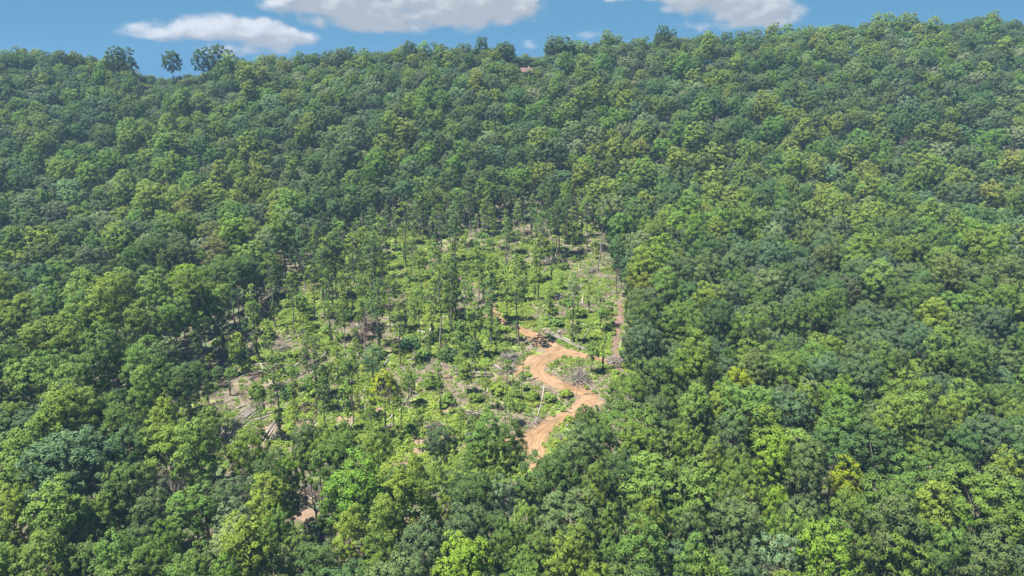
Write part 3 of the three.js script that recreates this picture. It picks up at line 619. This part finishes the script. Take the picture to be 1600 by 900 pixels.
// lone trees on the skyline: pixel of the crown's middle, width, foot row
for (const [px, py, w, foot, k, f, look] of [[188, 92, 40, 122, 'd', 6, 'open-crowned dark oak beside the red-roofed house'], [268, 97, 26, 120, 'd', 2, 'lone round-headed tree standing clear against the sky'], [315, 95, 28, 124, 'd', 7, 'narrow dark tree, first of a pair against the sky'],
  [343, 90, 40, 122, 'd', 6, 'wide dark tree, second of a pair against the sky'], [752, 74, 22, 95, 'd', 0, 'small dark tree poking above the central skyline'], [788, 78, 34, 98, 'd', 3, 'dark flat tree just before the faded red roof'], [874, 72, 46, 100, 'b', 1, 'big round blue-green tree behind the faded red roof'],
  [640, 80, 22, 98, 'b', 2, 'small grey-green tree poking above the ridge'], [1035, 57, 22, 80, 'd', 0, 'dark tree poking above the ridge']]) {
  const d = 430, r = ray(px, py), t = d / -r.z, x = r.x * t, P = far[f], R = 0.88 * w * t / FOCAL / 2, midY = EYE.y + r.y * t, y = ground(x, -d), s = R / P.R, sy = (midY - y) / lerp(P.low, P.top, 0.58);
  const o = thing('ridge_tree', 'tree', x, y, -d, rf() * 6, [s, sy, s]);
  part('trunk', P.trunk, BARK[2], o); part('crown', P.crown, LEAVES[k][1], o);
  o.userData.label = look; o.userData.group = 'lone trees on the ridge';
}

// ------------------------------------------------------------------ dead trees
const bare = [bareTree(61, 17, 1.0, 5), bareTree(62, 20, 0.8, 4), bareTree(63, 14, 1.3, 5, 0.34), bareTree(64, 16, 0.5, 3, 0.2)];
for (const [px, py, lift, f, m, s, look] of [[355, 735, 15, 2, DEAD, 1.2, 'brown leafless tree with a dense twiggy crown'], [268, 778, 12, 0, DEAD, 1.0, 'pale grey dead tree with bare branches'], [493, 775, 6, 2, GREY, 0.75, 'grey dead tree with bare twigs'],
  [165, 315, 14, 1, GREY, 1.05, 'grey leafless tree'], [30, 510, 15, 2, GREY, 0.95, 'grey leafless tree'], [1460, 325, 14, 0, DEAD, 0.8, 'pale leafless tree'], [1180, 330, 15, 1, DEAD, 0.8, 'pale leafless tree'],
  [1418, 222, 14, 1, BROWN, 0.9, 'brown leafless tree'], [1288, 268, 14, 2, GREY, 0.8, 'grey leafless tree'], [250, 212, 14, 2, GREY, 0.8, 'grey leafless tree'], [480, 170, 14, 2, BROWN, 0.8, 'brown leafless tree'],
  [570, 500, 6, 3, GREY, 0.75, 'leaning grey snag'], [592, 470, 5, 3, PALE, 0.7, 'white barkless snag'], [901, 585, 6, 3, GREY, 0.8, 'leaning grey snag'], [1005, 330, 8, 1, GREY, 0.7, 'grey leafless tree'], [780, 290, 10, 1, GREY, 0.7, 'grey leafless tree']]) {
  const p = hit(px, py, lift), o = thing('dead_tree', 'tree', p.x, ground(p.x, p.z), p.z, px, px === 901 ? [0.34, 0.85, 0.34] : s);
  if (look.startsWith('leaning')) o.rotation.z = px === 570 ? 0.2 : 0.16;
  part('bare_branches', bare[f], m, o);
  say(o, look, 'dead trees', p);
}

// ------------------------------------------------------------------ felled trunks
const rl = rng(555);
function logGeometry(seed, len, r0, branchy) {
  const r = rng(seed), b = new Build(), pts = [], rad = [], n = 7, bx = (r() - 0.5) * len * 0.06, bz = (r() - 0.5) * len * 0.06;
  for (let k = 0; k <= n; k++) { const t = k / n; pts.push(V(len * (t - 0.5), bx * Math.sin(t * 3), bz * Math.sin(t * 4))); rad.push(r0 * (1 - 0.62 * t) * (0.94 + 0.12 * r())); }
  b.tube(pts, rad, 8, [1, 1, 1]);
  for (let k = 0; k < branchy; k++) { const t = 0.35 + 0.6 * r(), s = V(len * (t - 0.5), bx * Math.sin(t * 3), 0), e = s.clone().add(V(0.8 + 1.2 * r(), 0.3 + 1.0 * r(), (r() - 0.5) * 2.6)); b.tube([s, s.clone().lerp(e, 0.5).add(V(0, 0.15, 0)), e], [r0 * 0.3, r0 * 0.2, 0.02], 5, [0.9, 0.9, 0.9]); }
  return b.geometry();
}
const logs = [logGeometry(1, 9, 0.25, 2), logGeometry(2, 9, 0.3, 4), logGeometry(3, 9, 0.2, 0), logGeometry(4, 9, 0.22, 6)];
function fell(ax, ay, bx, by, m, thick, look, group, lift = 0.25, f = Math.floor(rl() * 4)) {
  const a = hit(ax, ay), b = hit(bx, by), mid = a.clone().lerp(b, 0.5), len = Math.max(2.5, a.distanceTo(b));
  const gy = Math.max(ground(mid.x, mid.z), mid.y);
  const o = thing('fallen_log', 'log', mid.x, gy + lift, mid.z);
  o.quaternion.setFromUnitVectors(LX, b.clone().sub(a).normalize());
  o.scale.set(len / 9, thick / 0.25, thick / 0.25);
  part('log', logs[f], m, o);
  say(o, look, group, mid);
}
for (const [ax, ay, bx, by, m, th, look] of [
  [858, 524, 915, 550, GREY, 0.42, 'long grey felled trunk'], [880, 529, 922, 552, PALE, 0.3, 'pale felled trunk'], [852, 521, 880, 530, GREY, 0.4, 'grey felled trunk'], [850, 606, 837, 664, PALE, 0.2, 'white peeled trunk'], [926, 506, 910, 532, GREY, 0.15, 'pale slim trunk'],
  [897, 538, 900, 520, GREY, 0.2, 'grey slim trunk'], [773, 572, 802, 592, PALE, 0.26, 'pale felled trunk'], [526, 666, 551, 662, PALE, 0.4, 'white felled trunk'], [548, 669, 556, 654, PALE, 0.22, 'pale short log'], [624, 645, 646, 611, PALE, 0.24, 'white thin trunk'],
  [613, 650, 601, 662, PALE, 0.2, 'pale thin trunk'], [566, 632, 574, 655, PALE, 0.24, 'white thin trunk'], [653, 519, 673, 524, PALE, 0.3, 'pale felled trunk'], [450, 534, 479, 521, PALE, 0.26, 'white felled trunk'], [455, 551, 467, 545, PALE, 0.22, 'pale short log'],
  [722, 504, 736, 482, PALE, 0.22, 'pale slim trunk'], [872, 467, 908, 463, PALE, 0.34, 'pale felled trunk'], [868, 464, 896, 461, GREY, 0.4, 'grey felled trunk'], [850, 412, 875, 404, GREY, 0.5, 'grey felled trunk'], [852, 415, 858, 408, PALE, 0.26, 'pale short log'],
  [889, 440, 893, 432, PALE, 0.3, 'pale broken log'], [906, 425, 904, 412, PALE, 0.2, 'pale slim trunk'], [910, 476, 911, 458, PALE, 0.22, 'pale slim trunk'], [712, 585, 728, 588, GREY, 0.42, 'grey felled trunk'], [728, 588, 748, 583, GREY, 0.4, 'grey felled trunk'], [745, 584, 772, 586, PALE, 0.34, 'pale felled trunk'],
  [735, 590, 768, 589, GREY, 0.36, 'grey felled trunk'], [394, 573, 424, 572, GREY, 0.46, 'grey felled trunk'], [415, 574, 444, 571, GREY, 0.4, 'grey felled trunk'], [408, 577, 418, 590, PALE, 0.26, 'pale slim trunk'], [412, 575, 421, 586, PALE, 0.22, 'pale slim trunk'],
  [667, 671, 681, 668, GREY, 0.5, 'grey felled trunk'], [727, 684, 742, 680, GREY, 0.5, 'grey felled trunk'], [640, 590, 625, 575, GREY, 0.24, 'grey slim trunk'], [695, 555, 706, 563, PALE, 0.24, 'pale slim trunk'], [762, 610, 756, 618, PALE, 0.28, 'pale short log'], [948, 565, 975, 571, GREY, 0.34, 'grey felled trunk'],
  [955, 552, 963, 572, PALE, 0.28, 'pale felled trunk'], [952, 570, 968, 560, PALE, 0.26, 'pale felled trunk'], [870, 640, 893, 646, GREY, 0.3, 'grey felled trunk'], [885, 668, 899, 658, GREY, 0.34, 'grey felled trunk'], [926, 612, 915, 598, GREY, 0.2, 'pale felled trunk'], [818, 655, 812, 668, PALE, 0.2, 'pale slim trunk'],
  [797, 662, 806, 655, PALE, 0.22, 'pale short log'], [350, 560, 338, 572, PALE, 0.22, 'pale slim trunk'], [590, 480, 612, 479, PALE, 0.36, 'pale felled trunk'], [560, 505, 552, 520, GREY, 0.3, 'grey felled trunk'], [500, 560, 520, 548, PALE, 0.2, 'pale slim trunk'], [598, 690, 616, 682, GREY, 0.24, 'grey felled trunk'], [370, 640, 384, 634, PALE, 0.22, 'pale slim trunk'],
  [700, 622, 712, 610, GREY, 0.22, 'grey slim trunk'], [488, 782, 478, 772, PALE, 0.24, 'pale felled trunk'], [482, 765, 492, 760, PALE, 0.24, 'pale felled trunk'], [968, 545, 972, 528, PALE, 0.2, 'pale slim trunk'], [578, 655, 570, 640, PALE, 0.22, 'white thin trunk'], [445, 600, 470, 590, GREY, 0.24, 'grey slim trunk'],
]) fell(ax, ay, bx, by, m, th, look, 'felled trunks lying in the clearing');
// trunks laid side by side in heaps: middle, direction, how many
for (const [cx, cy, dx, dy, n, look, step] of [[368, 678, 18, -17, 13, 'longest heap on the slope', 3.4], [394, 644, 13, -9, 7, 'smallest heap on the slope', 3.0], [428, 675, 10, -15, 7, 'heap beside the vine-clad trunk', 3.0]]) for (let k = 0; k < n; k++) {
  const o = (k - (n - 1) / 2) * step, j = () => (rl() - 0.5) * 5, l = 0.75 + 0.5 * rl(), x = cx + o * 0.8, y = cy + o * 0.32;
  fell(x - dx * l + j(), y - dy * l + j() * 0.5, x + dx * l + j(), y + dy * l + j() * 0.5, [PALE, GREY, PALE, DEAD][k % 4], 0.15 + 0.08 * rl(), `${['pale', 'grey', 'whitish', 'tan'][k % 4]} trunk in the ${look}`, 'trunks laid in log heaps', 0.3 + 0.35 * rl(), k % 4);
}

// loose trunks strewn among the growth
{
  const r = rng(808);
  for (let k = 0, n = 0; n < 95 && k < 2000; k++) {
    const low = r() < 0.55, px = low ? 280 + 330 * r() : 480 + 480 * r(), py = low ? 560 + 125 * r() : 385 + 280 * r(), p = hit(px, py);
    if (edgeDistance(CLEARING, p.x, p.z) < 4 || offRoad(p.x, p.z) < 1.5) continue;
    const a = -0.65 + 0.9 * (r() - 0.5), l = 7 + 13 * r(), j = Math.floor(r() * 4);
    fell(px - Math.cos(a) * l * -1, py + Math.sin(a) * l * 0.8, px + Math.cos(a) * -l, py - Math.sin(a) * l * 0.8, [PALE, GREY, DEAD, BROWN][j], 0.16 + 0.16 * r(), `${['pale', 'grey', 'tan', 'brown'][j]} loose trunk`, 'felled trunks lying in the clearing', 0.25, j); n++;
  }
}

// ------------------------------------------------------------------ brush piles: crossed limbs and twigs
function sticks(seed, n, R, h, len, rad) {
  const r = rng(seed), b = new Build();
  for (let k = 0; k < n; k++) {
    const a = r() * 6.3, q = R * Math.sqrt(r()), c = V(Math.cos(a) * q, h * r() * (1 - (q / R) ** 2 * 0.7), Math.sin(a) * q), d = unit(r); d.y *= 0.45; d.normalize();
    const L = len * (0.4 + 0.8 * r()), t = 0.7 + 0.6 * r(), w = rad * (0.6 + 0.8 * r());
    b.tube([c.clone().addScaledVector(d, -L / 2), c.clone().addScaledVector(unit(r), 0.08), c.clone().addScaledVector(d, L / 2)], [w, w * 0.8, w * 0.3], 4, [t, t, t]);
  }
  return b.geometry();
}
const twigs = [sticks(81, 90, 2.4, 1.7, 2.6, 0.045), sticks(82, 70, 2.0, 1.3, 2.2, 0.045), sticks(83, 110, 2.8, 2.2, 3, 0.05)];
const limb = [logGeometry(11, 5, 0.17, 3), logGeometry(12, 5, 0.14, 5), logGeometry(13, 5, 0.2, 1)];
for (const [px, py, s, m, look] of [[797, 562, 1.05, GREY, 'tall tangled grey brush pile beside the dirt pad'], [793, 580, 1.0, DEAD, 'pale tangled brush pile at the foot of the taller one'], [905, 592, 1.0, GREY, 'grey brush heap with upright limbs inside the road bend'], [962, 566, 0.9, DEAD, 'pale brush pile where the skid trail meets the road'],
  [576, 512, 1.25, BROWN, 'dark brown upturned root mass and brush'], [733, 652, 1.15, BROWN, 'dark brown brush mound'], [898, 452, 1.1, DEAD, 'pale wispy brush pile behind the grey trunk'], [865, 408, 1.15, GREY, 'grey brush pile high in the clearing'], [722, 582, 0.9, GREY, 'grey brush pile among felled trunks'],
  [925, 425, 0.9, GREY, 'grey brush by the forked tree at the upper edge'], [402, 585, 1.1, BROWN, 'brown brush spread below the grey trunks'], [560, 530, 0.9, BROWN, 'brown brush beside the leaning snag'], [655, 560, 1.0, BROWN, 'brown brush under the thin trunks'], [478, 640, 0.9, BROWN, 'brown brush among standing trees'],
  [680, 672, 0.9, BROWN, 'brown brush on bare clay'], [875, 688, 0.7, GREY, 'grey brush on the bank beside the lower road'], [486, 768, 1.0, GREY, 'grey brush in the gap between lower trees'], [440, 545, 0.9, DEAD, 'pale brush beside the white trunk'], [668, 470, 0.8, BROWN, 'brown brush in the upper clearing'], [838, 660, 0.5, DEAD, 'pale twiggy brush beside the lower road']]) {
  const p = hit(px, py), o = thing('brush_pile', 'brush pile', p.x, ground(p.x, p.z), p.z, px * 0.7, s);
  const tw = part('twigs', twigs[px % 3], m, o); tw.userData.kind = 'stuff';
  for (let k = 0; k < 7; k++) { const l = part('limb', limb[k % 3], k % 3 ? m : PALE, o); l.position.set((rl() - 0.5) * 3, 0.3 + 1.1 * rl(), (rl() - 0.5) * 3); l.rotation.set((rl() - 0.5) * 0.7, rl() * 6.3, (rl() - 0.3) * 1.1); }
  o.userData.label = look; o.userData.group = 'brush piles';
}

// ------------------------------------------------------------------ stumps
{
  const r = rng(91), b = new Build();
  b.tube([V(0, -0.4, 0), V(0, 0.05, 0), V(0.02, 0.6, 0)], [0.52, 0.4, 0.33], 10, [1, 1, 1]);
  const side = b.geometry(), cut = new THREE.CylinderGeometry(0.315, 0.325, 0.03, 12); cut.translate(0.02, 0.617, 0);
  cut.setAttribute('color', new THREE.Float32BufferAttribute(new Float32Array(cut.attributes.position.count * 3).fill(1), 3));
  for (let k = 0, n = 0; n < 22 && k < 400; k++) {
    const px = 320 + 600 * r(), py = 400 + 290 * r(), p = hit(px, py);
    if (edgeDistance(CLEARING, p.x, p.z) < 4 || offRoad(p.x, p.z) < 1.2) continue;
    const o = thing('tree_stump', 'stump', p.x, ground(p.x, p.z), p.z, r() * 6, 0.8 + 0.6 * r());
    part('stump', side, BARK[n % 3], o); part('cut_face', cut, PALE, o);
    say(o, 'cut stump', 'stumps in the clearing', p); n++;
  }
}

// ------------------------------------------------------------------ saplings and shrubs one can tell apart
const bushes = [0, 1, 2].map((k) => { const r = rng(700 + k), b = new Build(); for (let i = 0; i < 26; i++) { const a = r() * 6.3, q = 1.7 * Math.sqrt(r()), c = V(Math.cos(a) * q, 0.5 + (2.6 - 0.5 * q) * r() * (1 - q / 3.4), Math.sin(a) * q); clump(b, c, 0.55 + 0.3 * r(), V(c.x * 0.4, 0.8, c.z * 0.4).normalize(), 30, 0.27, r); } return b.geometry(); });
const stems = (() => { const r = rng(77), b = new Build(); for (let k = 0; k < 6; k++) { const a = k * 1.05; b.tube([V(0, -0.2, 0), V(Math.cos(a) * 0.5, 0.9, Math.sin(a) * 0.5), V(Math.cos(a) * 1.0, 2.0, Math.sin(a) * 1.0)], [0.06, 0.045, 0.015], 4); } return b.geometry(); })();
{
  const r = rng(1234);
  for (const [px, py, s, k] of [[640, 545, 1.7, 'd'], [660, 560, 1.5, 'm'], [700, 560, 1.8, 'd'], [735, 545, 1.7, 'm'], [870, 508, 1.5, 'm'], [905, 495, 1.6, 'm'], [860, 490, 1.3, 'y'], [885, 478, 1.4, 'm'], [860, 625, 1.1, 'm'], [885, 620, 1.0, 'y'], [830, 625, 1.2, 'y'], [810, 640, 1.1, 'm'],
    [780, 615, 1.4, 'y'], [745, 625, 1.3, 'm'], [675, 605, 1.4, 'm'], [700, 630, 1.3, 'y'], [590, 560, 1.4, 'm'], [548, 575, 1.3, 'y'], [470, 560, 1.4, 'm'], [420, 530, 1.3, 'y'], [360, 590, 1.2, 'm'], [330, 610, 1.1, 'm'], [400, 620, 1.3, 'm'], [450, 620, 1.3, 'd'], [540, 500, 1.5, 'm'], [620, 500, 1.4, 'm'], [650, 440, 1.5, 'd'], [600, 450, 1.4, 'm'],
    [735, 500, 1.4, 'd'], [800, 470, 1.5, 'm'], [840, 440, 1.4, 'm'], [780, 440, 1.4, 'y'], [880, 420, 1.4, 'm'], [700, 450, 1.3, 'd'], [560, 410, 1.4, 'y'], [620, 390, 1.4, 'm'], [740, 385, 1.4, 'm'], [800, 375, 1.4, 'm'], [850, 380, 1.3, 'y'], [900, 380, 1.3, 'm'], [480, 490, 1.4, 'm'], [510, 520, 1.3, 'y'], [890, 695, 1.2, 'm'], [905, 690, 1.3, 'm'], [880, 715, 1.3, 'd'], [870, 568, 0.6, 'm'], [690, 520, 1.3, 'm'], [770, 530, 1.3, 'y']]) {
    const p = hit(px, py), o = thing('shrub', 'shrub', p.x, ground(p.x, p.z), p.z, r() * 6, [s * 0.8, s * (0.62 + 0.35 * r()), s * 0.8]);
    part('stems', stems, BARK[0], o); part('foliage', bushes[Math.floor(r() * 3)], LEAVES[k === 'm' && px % 3 ? 'y' : k][Math.floor(r() * 4)], o);
    say(o, `${LOOK[k === 'm' && px % 3 ? 'y' : k]} shrub`, 'shrubs in the clearing', p);
  }
  const twig = [slenderTree(521, { h: 8, R: 1.2, n: 12, from: 0.35, r0: 0.08, bend: 0.3 }), slenderTree(522, { h: 8, R: 0.9, n: 10, from: 0.25, r0: 0.08, bend: 0.4 }), slenderTree(523, { h: 8, R: 1.5, n: 11, from: 0.5, r0: 0.08, bend: 0.6 })];
  for (let k = 0, n = 0; n < 84 && k < 3000; k++) {
    const px = 300 + 680 * r(), py = 365 + 330 * r(), p = hit(px, py);
    if (edgeDistance(CLEARING, p.x, p.z) < 2 || offRoad(p.x, p.z) < 1.6 || (px > 830 && px < 900 && py > 550)) continue;
    const P = twig[n % 3], s = 0.55 + 0.6 * r(), kc = pick(['m', 'm', 'y', 'd', 'y'], r), o = thing('sapling', 'sapling', p.x, ground(p.x, p.z), p.z, r() * 6, [s, s * (0.8 + 0.5 * r()), s]);
    part('stem', P.trunk, BARK[n % 3], o); part('foliage', P.crown, LEAVES[kc][n % 4], o);
    say(o, `${['bushy-headed', 'narrow', 'open-topped'][n % 3]} ${LOOK[kc]} sapling`, 'saplings in the clearing', p); n++;
  }
}

// ------------------------------------------------------------------ undergrowth and litter of the clearing (nobody could count them)
{
  const r = rng(4321), herb = [0, 1, 2].map((k) => { const q = rng(800 + k), b = new Build(); for (let i = 0; i < 7; i++) { const a = q() * 6.3, d = 0.75 * Math.sqrt(q()); clump(b, V(Math.cos(a) * d, 0.12 + 0.45 * q(), Math.sin(a) * d), 0.34, V(0, 1, 0), 15, 0.17, q, 0.9); } return b.geometry(); });
  const white = leafMaterial([1, 1, 1]), spots = [[], [], [], [], [], []], debris = [[], []];
  const bx0 = Math.min(...CLEARING.map((p) => p[0])) - 6, bx1 = Math.max(...CLEARING.map((p) => p[0])) + 6, bz0 = Math.min(...CLEARING.map((p) => p[1])) - 6, bz1 = Math.max(...CLEARING.map((p) => p[1])) + 6;
  for (let z = bz0; z < bz1; z += 0.82) for (let x = bx0; x < bx1; x += 0.82) {
    const X = x + (r() - 0.5), Z = z + (r() - 0.5), e = edgeDistance(CLEARING, X, Z);
    if (e < -6 || offRoad(X, Z) < -0.45 + 0.6 * r()) continue;
    const bare_ = CLAY.some(([cx, cz, cr]) => Math.hypot((cx - X) / 1.5, cz - Z) < cr * 0.85);
    const big = fbm(X * 0.075 + 3, -Z * 0.075 + 8, 3) + (vnoise(X * 0.9, -Z * 0.9) - 0.5) * 0.3;
    const lush = smooth(big, 0.39, 0.53);
    if (!bare_ && r() < 0.20 + 0.72 * lush) { const tall = r() < 0.10 * lush + 0.02; spots[tall ? 3 + Math.floor(r() * 3) : Math.floor(r() * 3)].push([X, Z, tall ? 0.22 + 0.42 * r() ** 1.4   : 0.42 + 0.6 * r(), lush]); }
    else if (r() < 0.24 * (1 - lush) + 0.045 + (bare_ ? 0.05 : 0)) debris[Math.floor(r() * 2)].push([X, Z, 0.35 + 0.5 * r(), r()]);
  }
  const und = new THREE.Group(); und.name = 'undergrowth'; und.userData = { kind: 'stuff', label: 'bright green low undergrowth covering the logged clearing' }; scene.add(und);
  const lit = new THREE.Group(); lit.name = 'slash_debris'; lit.userData = { kind: 'stuff', label: 'brown twigs and broken branches strewn over the clearing' }; scene.add(lit);
  const m4 = new THREE.Matrix4(), q = new THREE.Quaternion(), col = new THREE.Color();
  spots.forEach((list, k) => {
    if (!list.length) return;
    const im = new THREE.InstancedMesh(k < 3 ? herb[k] : bushes[k - 3], white, list.length); im.name = k < 3 ? 'herbs' : 'low_bushes';
    list.forEach(([x, z, s, lush], i) => {
      m4.compose(V(x, ground(x, z) - 0.05, z), q.setFromAxisAngle(LY, r() * 6.3), V(s * 1.15, s * (0.5 + 0.5 * r()), s * 1.15)); im.setMatrixAt(i, m4);
      const base = k < 3 ? lerp(0.25, 1, r()) * lush : 0.25 + 0.6 * r(), c = LEAF.m.map((v, n) => lerp(v * 1.1, LEAF.h[n], base)), t = 0.8 + 0.4 * r();
      im.setColorAt(i, col.setRGB(c[0] * t * (0.9 + 0.3 * r()), c[1] * t, c[2] * t));
    });
    und.add(im);
  });
  const mess = [sticks(91, 16, 1.5, 0.5, 2.2, 0.04), sticks(92, 12, 1.3, 0.4, 2.8, 0.05)];
  debris.forEach((list, k) => {
    const im = new THREE.InstancedMesh(mess[k], woodMaterial([1, 1, 1], 'twigs'), list.length); im.name = 'twigs';
    list.forEach(([x, z, s, t], i) => { m4.compose(V(x, ground(x, z), z), q.setFromAxisAngle(LY, r() * 6.3), V(s * 1.3, s, s * 1.3)); im.setMatrixAt(i, m4); im.setColorAt(i, t > 0.5 ? col.setRGB(0.25, 0.21, 0.17) : col.setRGB(0.15, 0.11, 0.085)); });
    lit.add(im);
  });
  console.log('undergrowth', spots.map((l) => l.length).join(), 'debris', debris.map((l) => l.length).join());
}

// ------------------------------------------------------------------ labels: look, then place, then rank among those alike
{
  const ORD = ['leftmost', 'second from left', 'third from left', 'fourth from left', 'fifth from left', 'sixth from left', 'seventh from left', 'eighth from left', 'ninth from left', 'tenth from left', 'eleventh from left', 'twelfth from left', 'thirteenth from left', 'fourteenth from left', 'fifteenth from left', 'sixteenth from left'];
  const place = (px, py, low) => {
    if (low) {
      if (px > 780 && px < 990 && py > 500) return py < 548 ? 'above the dirt pad' : py < 605 ? 'by the road bend' : 'by the lower dirt road';
      const row = py < 420 ? 'upper' : py < 500 ? 'upper middle' : py < 580 ? 'middle' : py < 640 ? 'lower middle' : 'lower';
      return `in the ${row} ${px < 480 ? 'left' : px < 620 ? 'centre-left' : px < 760 ? 'centre' : 'right'} of the clearing`;
    }
    const row = py > 845 ? 'at the bottom edge' : py > 770 ? 'second row up' : py > 690 ? 'third row up' : py > 610 ? 'low down' : py > 500 ? 'midway up' : 'high up';
    const col = px < 180 ? 'far left' : px < 420 ? 'left' : px < 700 ? 'below the clearing' : px < 960 ? 'below the road' : px < 1200 ? 'right of the road' : px < 1420 ? 'right' : 'far right';
    return `${row}, ${col}`;
  };
  const sets = new Map();
  for (const t of toLabel) {
    const q = project(t.at), low = /clearing|log heaps/.test(t.o.userData.group ?? '');
    t.px = q.px; t.text = /log heaps/.test(t.o.userData.group) ? `${t.look} at lower left` : `${t.look} ${place(q.px, q.py, low)}`;
    if (!sets.has(t.text)) sets.set(t.text, []);
    sets.get(t.text).push(t);
  }
  for (const list of sets.values()) {
    list.sort((a, b) => a.px - b.px);
    list.forEach((t, i) => { t.o.userData.label = list.length > 1 ? `${t.text}, ${i === list.length - 1 && i > 1 ? 'rightmost' : i === 1 && list.length === 2 ? 'the right one' : list.length === 2 ? 'the left one' : ORD[i] ?? 'far along'}` : t.text; });
  }
}

scene.traverse((o) => { if (o.isMesh) { o.castShadow = true; o.receiveShadow = true; } });
renderer.render(scene, camera);
